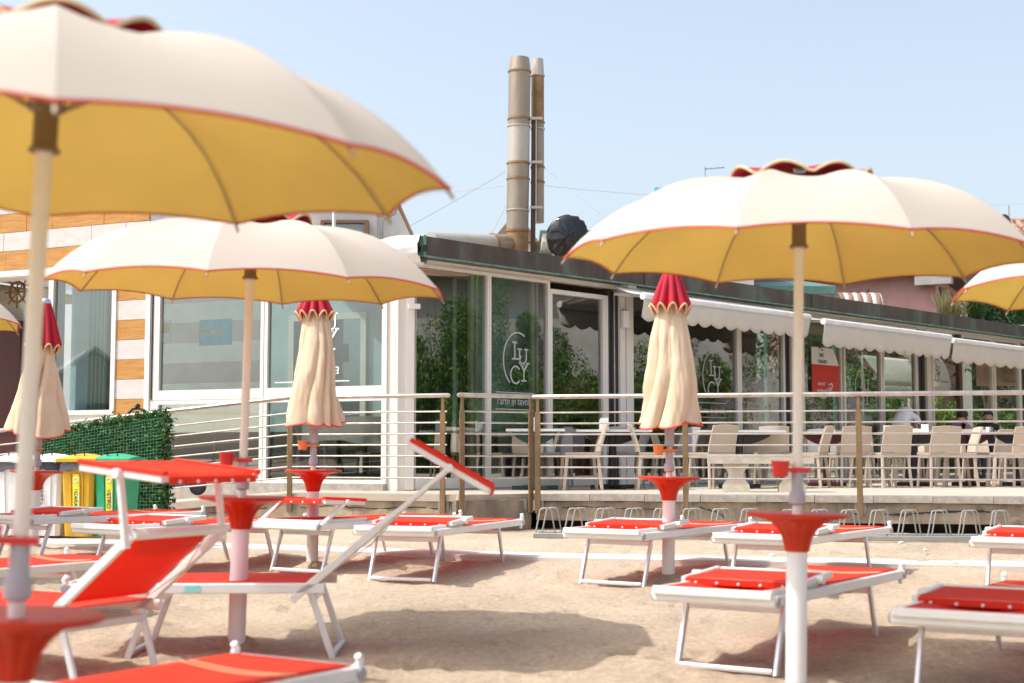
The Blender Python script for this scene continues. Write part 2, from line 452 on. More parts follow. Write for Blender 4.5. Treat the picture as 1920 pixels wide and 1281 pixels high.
    def ribbon(s, pts, w, th, fr, mi=0):
        """flat stroke on a facade-like local plane: pts (x, z) drawn in the XZ plane, thickness towards -Y"""
        n = len(pts); L = []; R = []
        for i, (x, z) in enumerate(pts):
            a = pts[max(0, i - 1)]; b = pts[min(n - 1, i + 1)]
            dx, dz = b[0] - a[0], b[1] - a[1]; l = math.hypot(dx, dz) or 1
            ww = w[i] if isinstance(w, (list, tuple)) else w
            L.append((x - dz / l * ww / 2, z + dx / l * ww / 2)); R.append((x + dz / l * ww / 2, z - dx / l * ww / 2))
        vs = [(x, fr, z) for x, z in L] + [(x, fr, z) for x, z in R] + [(x, fr - th, z) for x, z in L] + [(x, fr - th, z) for x, z in R]
        fs = []
        for i in range(n - 1):
            fs += [(2 * n + i, 3 * n + i, 3 * n + i + 1, 2 * n + i + 1), (i, i + 1, n + i + 1, n + i),
                   (i, 2 * n + i, 2 * n + i + 1, i + 1), (n + i, n + i + 1, 3 * n + i + 1, 3 * n + i)]
        s.add(vs, fs, mi)

def build(name, m, mats, parent=None, loc=None, rz=None, rot=None, smooth=40, kind=None, label=None):
    me = bpy.data.meshes.new(name)
    me.from_pydata(m.v, [], m.f)
    mats = mats if isinstance(mats, (list, tuple)) else [mats]
    for k in mats: me.materials.append(MATS[k])
    if len(mats) > 1: me.polygons.foreach_set('material_index', m.m)
    me.update()
    if smooth:
        me.polygons.foreach_set('use_smooth', [True] * len(me.polygons))
        me.set_sharp_from_angle(angle=D2R(smooth))
    return link(name, me, parent, loc, rz, rot, kind, label)
def link(name, me, parent=None, loc=None, rz=None, rot=None, kind=None, label=None):
    o = bpy.data.objects.new(name, me); col.objects.link(o)
    if parent: o.parent = parent
    if loc is not None: o.location = loc
    if rz is not None: o.rotation_euler = (0, 0, rz)
    if rot is not None: o.rotation_euler = rot
    if kind: o['kind'] = kind
    if label: o['label'] = label
    return o
def tag(o, label, cat, group=None):
    o['label'] = label; o['category'] = cat
    if group: o['group'] = group
    return o
def thing(name, label, cat, loc=(0, 0, 0), rz=0.0, group=None, rot=None):
    o = bpy.data.objects.new(name, None); col.objects.link(o)
    o.location = loc; o.rotation_euler = rot if rot else (0, 0, rz); o.empty_display_size = 0.2
    return tag(o, label, cat, group)
KIDS = {}
def copy_tree(o, parent=None):
    c = o.copy(); col.objects.link(c)
    if parent: c.parent = parent
    for ch in list(o.children): copy_tree(ch, c)
    return c
def dup(o, label, loc, rz=None, rot=None):
    c = copy_tree(o); c['label'] = label; c.location = loc
    if rz is not None: c.rotation_euler = (0, 0, rz)
    if rot is not None: c.rotation_euler = rot
    return c
def text_mesh(body, size, shear=0.0):
    cu = bpy.data.curves.new('lettering', 'FONT'); cu.body = body; cu.size = size; cu.align_x = 'CENTER'; cu.align_y = 'CENTER'
    cu.extrude = 0.0015; cu.shear = shear
    t = bpy.data.objects.new('lettering', cu); col.objects.link(t)
    bpy.context.view_layer.update()
    me = bpy.data.meshes.new_from_object(t.evaluated_get(bpy.context.evaluated_depsgraph_get()))
    bpy.data.objects.remove(t); bpy.data.curves.remove(cu)
    me.name = 'lettering'
    return me
def lettering(body, size, m, parent, loc, rot, shear=0.0, name='lettering', scale=None):
    me = text_mesh(body, size, shear); me.materials.clear(); me.materials.append(MATS[m])
    o = link(name, me, parent, loc, rot=rot)
    if scale: o.scale = scale
    return o
# ================================================================ ground
def pd_(x, d): return (x, d)
def sand_h(x, y):
    n = noise.noise(Vector((x * 1.3, y * 1.3, 3.1))) * 0.03 + noise.noise(Vector((x * 4.2, y * 4.2, 7.7))) * 0.016
    n += noise.noise(Vector((x * 9.5, y * 11.5, 1.7))) * 0.011
    return n * (1 if y < 13.6 else 0.4)
def make_ground():
    rnd = random.Random(3); dips = {}
    def dip(x, y, r, d, st=1.0, a=0.0):
        for i in range(int((x - r * 1.8) / .06), int((x + r * 1.8) / .06) + 1):
            for j in range(int((y - r * 1.8) / .05), int((y + r * 1.8) / .05) + 1):
                dx, dy = i * .06 - x, j * .05 - y
                u, v = (dx * math.cos(a) + dy * math.sin(a)) / st, -dx * math.sin(a) + dy * math.cos(a)
                q = (u * u + v * v) / (r * r)
                if q < 3: dips[(i, j)] = dips.get((i, j), 0) - d * math.exp(-q * 2.2) + .4 * d * math.exp(-(math.sqrt(q) - 1.15) ** 2 * 8)
    for k in range(800): dip(rnd.uniform(-6, 7), rnd.uniform(3.2, 13.2), rnd.uniform(.06, .10), rnd.uniform(.02, .045), rnd.uniform(1.3, 2), rnd.uniform(0, 3.1))
    for (px, d) in ((25, 3.9), (450, 7.8), (1484, 6.6), (1250, 10.75), (589, 11.7), (64, 12.9)):
        q = pd_((px - 960) * d / F, d)
        dip(q[0], q[1], .17, -.05)
    xs = [-600, -200, -60, -25, -14] + [-9 + 0.06 * i for i in range(300)] + [14, 25, 60, 200, 600]
    ys = [-600, -200, -60, -25, -10, -4, 0, 1.5] + [2.6 + 0.05 * i for i in range(250)] + [18, 25, 60, 200, 900]
    m = M(); w = len(xs)
    for y in ys:
        for x in xs:
            z = gz(max(y, -10)) if y < 14 else 0.46
            if -9.1 < x < 9.1 and 2.5 < y < 15.2: z += sand_h(x, y) + max(-.045, min(.05, dips.get((int(round(x / .06)), int(round(y / .05))), 0)))
            m.v.append((x, y, z))
    for j in range(len(ys) - 1):
        for i in range(w - 1):
            m.f.append((j * w + i, j * w + i + 1, (j + 1) * w + i + 1, (j + 1) * w + i))
    m.m = [0] * len(m.f)
    build('sand', m, 'sand', kind='structure', smooth=180)
make_ground()
# white boards laid as a narrow path over the sand
def make_path():
    ctr = [(-6.2, 14.0), (-2.75, 13.15), (0.0, 12.32), (4.3, 11.55), (9.0, 10.9)]
    m = M(); hw = 0.27; top = []; bot = []
    pts = []
    for k in range(len(ctr) - 1):
        for s in range(12):
            t = s / 12; pts.append((ctr[k][0] + (ctr[k + 1][0] - ctr[k][0]) * t, ctr[k][1] + (ctr[k + 1][1] - ctr[k][1]) * t))
    n = len(pts); vs = []
    for x, y in pts:
        z = gz(y) + 0.026
        vs += [(x - 0.06, y - hw, z), (x + 0.06, y + hw, z), (x - 0.06, y - hw, z - 0.09), (x + 0.06, y + hw, z - 0.09)]
    fs = []
    for i in range(n - 1):
        a, b = 4 * i, 4 * i + 4
        fs += [(a, b, b + 1, a + 1), (a + 2, b + 2, b, a), (a + 1, b + 1, b + 3, a + 3)]
    m.add(vs, fs)
    build('path', m, 'path_white', kind='structure')
make_path()
for i in range(7):
    px, py = [(1880, 1012), (1735, 1034), (1448, 1043), (1100, 1022), (1690, 1020), (1830, 1020), (660, 1020), (1260, 1150), (905, 1105)][i]
    p = ground(px, py); m = M(); r = random.uniform(0.018, 0.032)
    m.ball((0, 0, 0), r, 8, 5, sc=(1.3, 1, 0.55))
    tag(build('pebble', m, 'rock', loc=(p.x, p.y, p.z + 0.012), rz=i), ['pale stone on the sand below the far right lounger', 'pale oval stone on the sand in front of the bike rack', 'small stone beside the path behind the near tray',
        'small stone on sand before the first loops of the rack', 'stone on the sand at the foot of the rack', 'small stone at the right end of the rack', 'small stone on sand between far loungers',
        'pebble on open sand left of the front right lounger', 'lone pebble on the open sand in the middle'][i], 'stone', 'stones lying on the sand')

# ================================================================ terrace
FR = Frame((-1.187, 17.3), math.atan2(0.7195, 0.6945))
FL = Frame((-1.40, 17.25), math.atan2(-0.427, 0.904))
ZF = 0.85
def pd(px, d): return Vector(((px - 960) * d / F, d, 0))
A0, A1, A2 = pd(-90, 17.75), pd(545, 16.0), pd(838, 15.42)
B1, B2 = pd(863, 15.32), pd(1000, 15.78)
C1, C2 = pd(1004, 15.72), pd(2080, 14.45)
def unit(v): return v / v.length
def back(a, b):
    d = unit(b - a); return Vector((-d.y, d.x, 0))
def floor_z(a):                       # ramp falls towards the left
    t = max(0, (A1.x - a.x) / (A1.x - A0.x)); return ZF - 0.40 * t
def wall_strip(name, a, b, m, z0, za, zb, label, thick=0.3, rough=0.02, cat='wall', ends=0.0):
    n = back(a, b); L = (b - a).length
    nu = max(8, int(L * 14)); nv = 10
    M_ = M()
    def fn(u, v):
        p = a + (b - a) * u + n * (0.05 + thick / 2)
        zt = za + (zb - za) * u
        z = z0 + (zt - z0) * v
        q = noise.noise(Vector((p.x * 5, p.y * 5, z * 7))) + 0.5 * noise.noise(Vector((p.x * 16, p.y * 16, z * 16)))
        return p - n * (rough * q) + Vector((0, 0, z + (0.012 * noise.noise(Vector((p.x * 9, p.y * 9, 5))) if v > 0.99 else 0))), -n
    M_.slab(fn, nu, nv, thick)
    o = build(name, M_, m, smooth=35)
    return tag(o, label, cat)
tw = []
tw.append(wall_strip('terrace_wall', A0, A1, 'concrete_warm', 0.3, floor_z(A0) - 0.05, ZF - 0.06, 'sloping concrete wall under the ramp, behind the recycling bins'))
tw.append(wall_strip('terrace_wall', A1, A2 + unit(A2 - A1) * 0.13, 'concrete_warm', 0.3, ZF - 0.06, ZF - 0.06, 'warm beige concrete wall under the middle railing'))
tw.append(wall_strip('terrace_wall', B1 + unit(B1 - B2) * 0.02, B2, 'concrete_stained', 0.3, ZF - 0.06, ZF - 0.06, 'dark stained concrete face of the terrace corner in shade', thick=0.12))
tw.append(wall_strip('terrace_wall', C1 - unit(C2 - C1) * 0.0, C2, 'concrete_rough', 0.565, ZF - 0.075, ZF - 0.075, 'cracked pebbly concrete wall behind the bike racks', rough=0.035))
n4 = back(C1, C2)
m = M(); a, b = C1 + n4 * 0.42, C2 + n4 * 0.42
m.prism([(a.x, a.y), (b.x, b.y), (b.x + n4.x * .2, b.y + n4.y * .2), (a.x + n4.x * .2, a.y + n4.y * .2)], 0.35, 0.60)
build('footing', m, 'dark_gap', parent=tw[3])
# cracks running along the right hand wall
def crack(a, b, n, pts, w, parent):
    L = (b - a).length; m = M(); path = []
    for t, z in pts:
        p = a + (b - a) * t + n * 0.045; path.append(p + Vector((0, 0, z)))
    full = []
    for i in range(len(path) - 1):
        for k in range(7):
            q = path[i].lerp(path[i + 1], k / 7); full.append(q + Vector((0, 0, random.uniform(-.008, .008))))
    m.tube(full, [w * random.uniform(.5, 1.2) for _ in full], 5)
    build('crack', m, 'dark_gap', parent=parent)
crack(C1, C2, n4, [(.03, .70), (.10, .72), (.18, .69), (.27, .71)], .006, tw[3])
crack(C1, C2, n4, [(.57, .665), (.66, .66), (.72, .69), (.80, .70), (.9, .71)], .010, tw[3])
crack(A1, A2, back(A1, A2), [(.06, .70), (.3, .715), (.5, .69), (.8, .72), (.98, .70)], .008, tw[1])
crack(A0, A1, back(A0, A1), [(.66, .56), (.74, .60), (.84, .63), (.95, .70)], .007, tw[0])
crack(C1, C2, n4, [(.30, .72), (.33, .67), (.35, .60)], .006, tw[3])
# terrace floor and ramp
n1, n2, n3 = back(A0, A1), back(A1, A2), back(B1, B2)
def xy(v): return (v.x, v.y)
Lb = FL.w(FL.x(545), 0.3, 0)
poly = [xy(A1 + n2 * .02), xy(A2 + n2 * .02 + unit(A2 - A1) * .1), xy(B1 + n3 * .03), xy(B2 + n3 * .03 + n4 * .25), xy(C1 + n4 * 0.30), xy(C2 + n4 * 0.30), (C2.x + 12, C2.y), (30, 46), (-2.0, 46), xy(Lb)]
m = M(); m.prism(poly, ZF - 0.07, ZF)
build('terrace_floor', m, 'tile_floor', kind='structure', smooth=0)
m = M()
La = FL.w(FL.x(-90), 0.3, 0)
q = [A0 + n1 * .02, A1 + n1 * .02, Lb, La]
zz = [floor_z(A0), ZF - .002, ZF - .002, floor_z(A0)]
m.add([(p.x, p.y, z) for p, z in zip(q, zz)] + [(p.x, p.y, z - .07) for p, z in zip(q, zz)], [(0, 1, 2, 3), (7, 6, 5, 4), (0, 4, 5, 1), (1, 5, 6, 2), (2, 6, 7, 3), (3, 7, 4, 0)])
build('ramp', m, 'tile_floor', kind='structure', smooth=0)
# pale edging slabs of the right hand terrace
edge = thing('terrace_edging', 'row of pale stone slabs edging the terrace above the bike racks', 'edging', (C1.x, C1.y, ZF))
d4 = unit(C2 - C1); L4 = (C2 - C1).length; k = 0.0; i = 0
ang4 = math.atan2(d4.y, d4.x)
m = M(); m.box((0, 0, 0), (0.594, 0.31, 0.07)); slab_me = None
while k < L4 - 0.6:
    p = C1 + d4 * (k + 0.3) + n4 * (0.148 + random.uniform(-.006, .006))
    loc = (p.x - C1.x, p.y - C1.y, -0.035 + random.uniform(-.003, .003))
    if slab_me is None: o = build('edging_slab', m, 'kerb_pale', parent=edge, loc=loc, rz=ang4); slab_me = o.data
    else: o = link('edging_slab', slab_me, edge, loc, ang4 + random.uniform(-.004, .004))
    k += 0.6
# ================================================================ railings
def railing(label, a, b, za, zb, posts, rails_to=(0, 0), post_bot=0.42):
    t = thing('railing', label, 'railing', (a.x, a.y, 0), 0, 'terrace railings')
    def P(u, dz): 
        p = a + (b - a) * u - a; return Vector((p.x, p.y, za + (zb - za) * u - dz))
    L = (b - a).length
    m = M(); e = 0.06 / L
    m.tube([P(-e * .6, 0.004), P(-e * .3, 0), P(1 + e * .3, 0), P(1 + e * .6, 0.004)], [0.016, 0.025, 0.025, 0.016], 12)
    build('handrail', m, 'steel', t)
    for dz in (0.175, 0.295, 0.415, 0.535, 0.655, 0.775, 0.895):
        m = M(); m.tube([P(0, dz), P(1, dz)], 0.0095, 8)
        build('rail', m, 'steel', t)
    n = back(a, b)
    for u in posts:
        m = M(); c = P(u, 0)
        m.beam(c + Vector((0, 0, -0.17)), c + Vector((0, 0, -1.065 - post_bot * .5)), 0.022, 0.062, up=(b - a).normalized())
        m.beam(c + Vector((0, 0, -0.02)), c + Vector((0, 0, -0.172)), 0.022, 0.035, up=(b - a).normalized())
        p = build('post', m, 'post_bronze', t)
        m = M(); q = c + n * 0.035 + Vector((0, 0, -1.19)); m.box(q, (0.12, 0.015, 0.12), R=Matrix.Rotation(math.atan2((b - a).y, (b - a).x), 3, 'Z'))
        build('mounting_plate', m, 'galv', p)
ZT = 1.925
railing('sloping railing of the ramp behind the green hedge panel', A0, A1, 1.515, ZT, [0.35, 0.62])
railing('level railing in front of the column, left of the corner gap', A1, A2, ZT, ZT, [0.0, 0.975])
railing('short railing panel turned back at the terrace corner', B1, B2, ZT, ZT, [0.025, 0.965])
railing('long railing in front of the tables above the bike racks', C1, C2, ZT - .005, ZT - .005, [0.004, 0.277, 0.583, 0.90])

# ================================================================ restaurant
rest = thing('restaurant', 'low glazed restaurant with brown copper fascia and striped cladding on the left', 'restaurant', (0, 17.3, 0.49))
RO = rest.location.copy()
def rpart(name, m, mats, fr, parent=None, smooth=40, label=None, kind=None):
    """a part modelled in a facade's own frame (x along, y in, z up)"""
    if parent is None:
        return build(name, m, mats, rest, loc=Vector((fr.o.x, fr.o.y, 0)) - RO, rz=fr.a, smooth=smooth, label=label, kind=kind)
    return build(name, m, mats, parent, smooth=smooth, label=label, kind=kind)
def ring(m, x0, x1, z0, z1, wl, wr, wt, wb, y0, y1, mi=0):
    O = [(x0, z0), (x1, z0), (x1, z1), (x0, z1)]; I = [(x0 + wl, z0 + wb), (x1 - wr, z0 + wb), (x1 - wr, z1 - wt), (x0 + wl, z1 - wt)]
    vs = [(x, y0, z) for x, z in O] + [(x, y0, z) for x, z in I] + [(x, y1, z) for x, z in O] + [(x, y1, z) for x, z in I]
    fs = []
    for i in range(4):
        j = (i + 1) % 4
        fs += [(i, j, 4 + j, 4 + i), (8 + j, 8 + i, 12 + i, 12 + j), (i, 8 + i, 8 + j, j), (4 + i, 4 + j, 12 + j, 12 + i)]
    m.add(vs, fs, mi)
def bx(m, x0, x1, y0, y1, z0, z1, mi=0): m.box(((x0 + x1) / 2, (y0 + y1) / 2, (z0 + z1) / 2), (x1 - x0, y1 - y0, z1 - z0), mi)
ZG1 = FR.z(913, 520)          # top of the glass
ZG0 = 1.00                    # bottom of the glass
FO = -0.28
ZFA1 = FR.z(800, 443, FO); ZFA0 = FR.z(800, 480, FO)
X0, XE = FR.x(777), 20.0
def pane(parent, x0, x1, z0, z1, y, m, name='pane'):
    q = M(); q.add([(x0, y, z0), (x1, y, z0), (x1, y, z1), (x0, y, z1)], [(0, 1, 2, 3)])
    return build(name, q, m, parent, smooth=0)
# windows of the right hand front: (pane left px, pane right px, left bar, right bar px, glass)
Rw = [(777, 911, 0, 3.5, 'pane_dark'), (918, 1025, 3.5, 4, 'pane_dark'), (1033, 1128, 4, 10, 'pane_dark'),
      (1185, 1380, 8, 4, 'pane_dark'), (1388, 1466, 4, 3, 'pane_dark'), (1506, 1574, 4, 2, 'pane_dark'), (1583, 1649, 3, 3, 'pane_dark'),
      (1656, 1714, 3, 3, 'pane_clear'), (1806, 1858, 4, 2, 'pane_clear'), (1865, 1908, 3, 3, 'pane_clear'), (1936, 1990, 3, 3, 'pane_clear')]
Rwin = []
for (a, b, wl, wr, g) in Rw:
    x0, x1 = FR.x(a - wl), FR.x(b + wr)
    m = M(); ztop = ZG1 + 0.05 - (0.13 if a == 1033 else 0)
    ring(m, x0 + .002, x1 - .002, ZF + 0.02, ztop + .03, FR.x(a) - x0, x1 - FR.x(b), 0.06, 0.13 if a < 1150 else 0.04, -0.03, 0.05)
    w = rpart('window', m, 'window_white', FR)
    pane(w, FR.x(a), FR.x(b), ZG0 - .01 - (0 if a < 1150 else .09), ztop, 0.015, g)
    Rwin.append(w)
# inner sliding stiles seen through the glass
for px0, px1 in ((892, 899), (902, 907), (1007, 1013), (1016, 1020)):
    m = M(); bx(m, FR.x(px0), FR.x(px1), 0.10, 0.15, ZF + .03, ZG1 + .04); rpart('sliding_stile', m, 'window_white', FR)
for px0, px1, mm in ((1138, 1143, 'inner_dark'), (1145, 1149, 'dark_gap'), (1150, 1151.5, 'aluminium_strip'), (1152.5, 1157, 'dark_gap'), (1468, 1471, 'aluminium_strip'), (1471.5, 1474.5, 'dark_gap'), (1475.5, 1478.5, 'dark_gap'),
                     (1717, 1720.5, 'aluminium_strip'), (1721.5, 1725, 'dark_gap'), (1727, 1732, 'dark_gap'), (1911, 1914, 'aluminium_strip'), (1915, 1920, 'dark_gap')):
    m = M(); bx(m, FR.x(px0), FR.x(px1), -0.02, 0.06, ZF + .02, ZG1 + .02); rpart('door_track', m, mm, FR)
for px0, px1 in ((1158, 1168), (1170, 1177), (1480, 1489), (1491, 1501), (1734, 1742), (1744, 1747), (1922, 1930)):
    m = M(); bx(m, FR.x(px0), FR.x(px1), -0.05, 0.08, ZF - .01, ZG1 + .08); rpart('post', m, 'window_white', FR)
m = M(); bx(m, FR.x(1797), FR.x(1802), -0.02, 0.06, ZF, ZG1 + .05); rpart('post', m, 'bracket_brown', FR, label='dark brown post at the open bay')
# header under the fascia, with two grooves
m = M()
for y, z0, z1 in ((-0.03, ZG1 + .06, ZG1 + .17), (-0.055, ZG1 + .175, ZG1 + .215), (-0.085, ZG1 + .22, ZG1 + .255), (-0.11, ZG1 + .26, ZFA0 + .04)):
    q = M(); bx(q, X0, FR.x(1165) if z0 > ZG1 + .2 else XE, y, 0.12, z0, z1)
    rpart('header', q, 'window_white', FR)
# plinth
m = M(); bx(m, X0, XE, -0.08, 0.10, ZF - .05, ZF + .02); rpart('plinth', m, 'kerb_pale', FR)
# copper fascia in four lengths with raised seams, end plate with a drain hole
seams = [797, 1211, 1525, 1768, 2010]
for k in range(4):
    xa, xb = FR.x(seams[k], FO), FR.x(seams[k + 1], FO)
    m = M(); bx(m, xa + .006, xb - .006, FO, 0.35, ZFA0, ZFA1)
    f = rpart('fascia_panel', m, 'fascia_copper', FR)
    m = M(); bx(m, xa + .004, xb - .004, FO - .006, FO + .05, ZFA0 - .012, ZFA0 + .006); rpart('drip_edge', m, 'patina', FR, f)
    if k < 3:
        m = M(); bx(m, xb - .02, xb + .02, FO - .016, FO + .03, ZFA0 + .012, ZFA1 + .006); rpart('seam', m, 'fascia_copper', FR, f)
xa = FR.x(797, FO)
m = M(); bx(m, xa - .035, xa, FO - .01, 0.20, ZFA0 - .01, ZFA1 + .01)
e = rpart('fascia_end', m, 'patina', FR, label='teal end plate of the fascia with a round drain hole')
m = M(); zc = (ZFA0 + ZFA1) / 2 - .03
m.lathe([(0.001, -.004), (0.045, -.004), (0.045, .004), (0.001, .004)], 16); o = build('drain_hole', m, 'dark_gap', e, loc=(xa - .036, FO + .09, zc), rot=(0, math.pi / 2, 0))
m = M(); m.lathe([(0.001, -.004), (0.045, -.004), (0.045, .004), (0.001, .004)], 16); build('drain_hole', m, 'dark_gap', e, loc=(xa - .018, FO - .011, zc), rot=(math.pi / 2, 0, 0))
# corner column
p0, p1, p2 = FL.w(FL.x(727), 0, 0), FL.w(0, 0, 0), FR.w(X0, 0, 0)
nl, nr = FL.n * .3, FR.n * .3
m = M(); pts = [xy(p0), xy(p1), xy(p2), xy(p2 + nr), xy(p0 + nl)]
m.prism([(x - RO.x, y - RO.y) for x, y in pts], 0.49 - RO.z, ZFA0 + .02 - RO.z)
build('corner_column', m, 'window_white', rest, smooth=0)
dcol = unit(p2 - p1); ncol = Vector((dcol.y, -dcol.x, 0)); acol = math.atan2(dcol.y, dcol.x)
for t0, t1, pr in ((0.02, 0.10, .022), (0.48, 0.96, .035)):
    L = (p2 - p1).length; c = p1 + dcol * (L * (t0 + t1) / 2) + ncol * pr / 2 - RO
    m = M(); m.box((0, 0, 0), (L * (t1 - t0), pr + .02, ZFA0 - ZF - .02)); build('pilaster_strip', m, 'window_white', rest, loc=(c.x, c.y, (ZF + ZFA0) / 2 - RO.z), rz=acol)
m = M(); m.box((0, 0, 0), (0.14, 0.08, 0.06)); c = p1 + dcol * .2 + ncol * .06 - RO; build('bracket', m, 'window_white', rest, loc=(c.x, c.y, FR.z(770, 575) - RO.z), rz=acol)
# ---- left hand front
ZLT = FL.z(725, 733); ZLB = FL.z(720, 893)
ZLW = ZLT + 0.06               # bottom of the upper panes' bar
xl, xr = FL.x(276), FL.x(727)
zt0, zt1 = FL.z(500, 755), FL.z(500, 731)
for (z0, z1, wb, wt) in ((zt1 - .11, ZG1 + .05, .13, .08), (0.93, zt1 - .115, .05, .05)):
    for (pa, pb, la, ra) in ((300, 490, 16, 6), (503, 718, 6, 9)):
        x0, x1 = FL.x(pa), FL.x(pb)
        m = M(); ring(m, FL.x(pa - la) + .002, FL.x(pb + ra) - .002, z0, z1, x0 - FL.x(pa - la), FL.x(pb + ra) - x1, wt, wb, -0.03, .05)
        w = rpart('window', m, 'window_white', FL)
        pane(w, x0, x1, z0 + wb - .01, z1 - wt + .01, .015, 'pane_pale' if z0 > 1.2 else ('pane_dark' if pa == 300 else 'pane_clear'))
        if pa == 300 and z0 > 1.2: upL = w
        if pa == 503 and z0 > 1.2: upR = w
m = M(); bx(m, FL.x(275), FL.x(284) - .003, -0.05, .06, 0.80, ZG1 + .3); rpart('frame_strip', m, 'window_white', FL)
m = M(); bx(m, FL.x(286.5), FL.x(288.5), -0.045, -.02, zt1 - .1, ZG1); rpart('seal', m, 'rubber', FL)
m = M(); bx(m, xl, xr, -0.10, .10, 0.70, 0.928); rpart('plinth', m, 'kerb_pale', FL)
m = M(); bx(m, FL.x(285), 0, -0.04, .3, ZG1 + .055, ZFA1 - .05); rpart('header', m, 'window_white', FL)
# clad wall at the far left: backing, window, doorway, slabs and planks in courses
xw0, xw1 = FL.x(-110), FL.x(275)
xwinA, xwinB = FL.x(90), FL.x(217); xdA, xdB = FL.x(-60), FL.x(86)
zwT = FL.z(150, 512); zwB = FL.z(150, 778); zdT = FL.z(40, 520)
ZCT = FL.z(120, 372)
m = M()
for (x0, x1, z0, z1) in ((xw0, xdA, .3, ZCT), (xdA, xdB, zdT, ZCT), (xdB, xwinA, .3, ZCT), (xwinA, xwinB, zwT, ZCT), (xwinA, xwinB, .3, zwB), (xwinB, xw1, .3, ZCT)):
    q = M(); bx(q, x0, x1, 0.02, .3, z0, z1); rpart('wall', q, 'plaster_white', FL)
course = FL.z(245, 600) - FL.z(245, 637)
zbase = FL.z(245, 637)
kmin = int(math.floor((0.5 - zbase) / course)); kmax = int(math.ceil((ZCT - zbase) / course))
slen = FL.x(90) - FL.x(40)
for k in range(kmin, kmax):
    z0, z1 = zbase + k * course, min(zbase + (k + 1) * course, ZCT)
    if z1 < 0.6: continue
    wood = (k % 2 == 0)
    spans = []
    if z0 > zdT - .05: spans.append((xw0, xw1))
    else: spans += [(xw0, xdA), (xwinB, xw1)]
    for s0, s1 in spans:
        x = s0
        while x < s1 - .02:
            ln = slen * random.uniform(.85, 1.25) if s1 - s0 > 1.2 else 9
            e1 = min(s1, x + ln)
            if s1 - e1 < .12: e1 = s1
            dz = random.uniform(-.003, .003)
            m = M(); bx(m, x + .003, e1 - .003, -0.008 + dz, .018, z0 + .003, z1 - .003)
            rpart('cladding_plank' if wood else 'cladding_slab', m, 'wood_plank' if wood else 'travertine', FL)
            x = e1
m = M(); ring(m, xwinA, xwinB, zwB, zwT, .085, .07, .07, .06, -.03, .06); wl_ = rpart('window', m, 'window_white', FL)
pane(wl_, xwinA + .085, xwinB - .07, zwB + .05, zwT - .06, .015, 'pane_pale')
m = M(); bx(m, xdA, xwinB + .02, -.06, .02, zdT + .01, zdT + .09); rpart('lintel', m, 'window_white', FL)
m = M(); bx(m, FL.x(-260, 1.4), FL.x(96, 1.4), 1.4, 1.5, .3, 3.8); rpart('inner_wall', m, 'plaster_grey', FL)
m = M(); bx(m, FL.x(-200, 1.2), FL.x(36, 1.2), 1.2, 1.3, .3, FL.z(20, 602, 1.2)); rpart('door', m, 'maroon', FL)
# interior behind the left hand front
m = M(); bx(m, xdB + .05, xwinB + .2, 0.42, .5, .4, 3.7); rpart('inner_wall', m, 'inner_blue', FL)
m = M()
def curtain(fr, x0, x1, y, z0, z1, mname, waves, parent=None, amp=.03):
    q = M()
    q.slab(lambda u, v: ((x0 + (x1 - x0) * u, y + amp * math.sin(u * waves * 6.283) * (1.2 - .3 * v) + .01 * math.sin(u * 31), z0 + (z1 - z0) * v), (0, -1, 0)), waves * 8, 3, .004)
    return rpart('curtain', q, mname, fr, smooth=180)
curtain(FL, FL.x(138), FL.x(176), .25, zwB - .1, zwT, 'curtain_green', 5)
YB = 2.3
inx0, inx1, inx2 = FL.x(255, YB), FL.x(486, YB), 0.75
zc = FL.z(400, 603, YB); hb = FL.z(400, 603, YB) - FL.z(400, 641, YB)
for k in range(-3, 5):
    q = M(); bx(q, inx0, inx1, YB, YB + .1, zc + hb * (k - 1), zc + hb * k - .002); rpart('inner_panel', q, 'inner_mauve' if k % 2 == 0 else 'inner_wall', FL)
q = M(); bx(q, inx1 + .01, inx2, YB, YB + .1, 1.4, 3.9); rpart('inner_wall', q, 'inner_blue', FL)
q = M(); bx(q, inx0, inx2, YB - .02, YB + .09, .8, 1.62); rpart('inner_dado', q, 'inner_dark', FL)
# a white inner door seen through the right hand pane
q = M(); ring(q, FL.x(545, YB), FL.x(690, YB), ZF, FL.z(600, 590, YB), .09, .09, .09, .1, YB - .07, YB - .03); dd = rpart('inner_door', q, 'window_white', FL)
pane(dd, FL.x(545, YB) + .09, FL.x(690, YB) - .09, ZF + .1, FL.z(600, 590, YB) - .09, YB - .05, 'pane_pale')
# ceiling, floor, inner walls of the right hand front
RB = 3.2
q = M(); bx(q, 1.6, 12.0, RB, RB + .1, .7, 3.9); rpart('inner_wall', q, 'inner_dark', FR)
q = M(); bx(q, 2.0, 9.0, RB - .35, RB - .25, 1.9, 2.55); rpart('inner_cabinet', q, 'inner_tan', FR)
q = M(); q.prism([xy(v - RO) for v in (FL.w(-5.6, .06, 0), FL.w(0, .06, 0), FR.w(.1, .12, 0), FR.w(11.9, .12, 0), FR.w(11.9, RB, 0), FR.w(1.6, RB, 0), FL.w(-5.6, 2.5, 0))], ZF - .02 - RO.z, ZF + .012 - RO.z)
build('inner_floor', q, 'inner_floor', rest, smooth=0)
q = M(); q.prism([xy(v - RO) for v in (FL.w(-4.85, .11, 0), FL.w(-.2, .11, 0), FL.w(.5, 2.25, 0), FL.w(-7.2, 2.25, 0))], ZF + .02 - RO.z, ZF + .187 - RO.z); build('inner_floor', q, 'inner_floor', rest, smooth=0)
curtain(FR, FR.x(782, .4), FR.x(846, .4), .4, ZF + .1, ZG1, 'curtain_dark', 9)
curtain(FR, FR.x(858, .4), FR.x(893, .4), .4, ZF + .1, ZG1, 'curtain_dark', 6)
zr = ZFA1 - .04
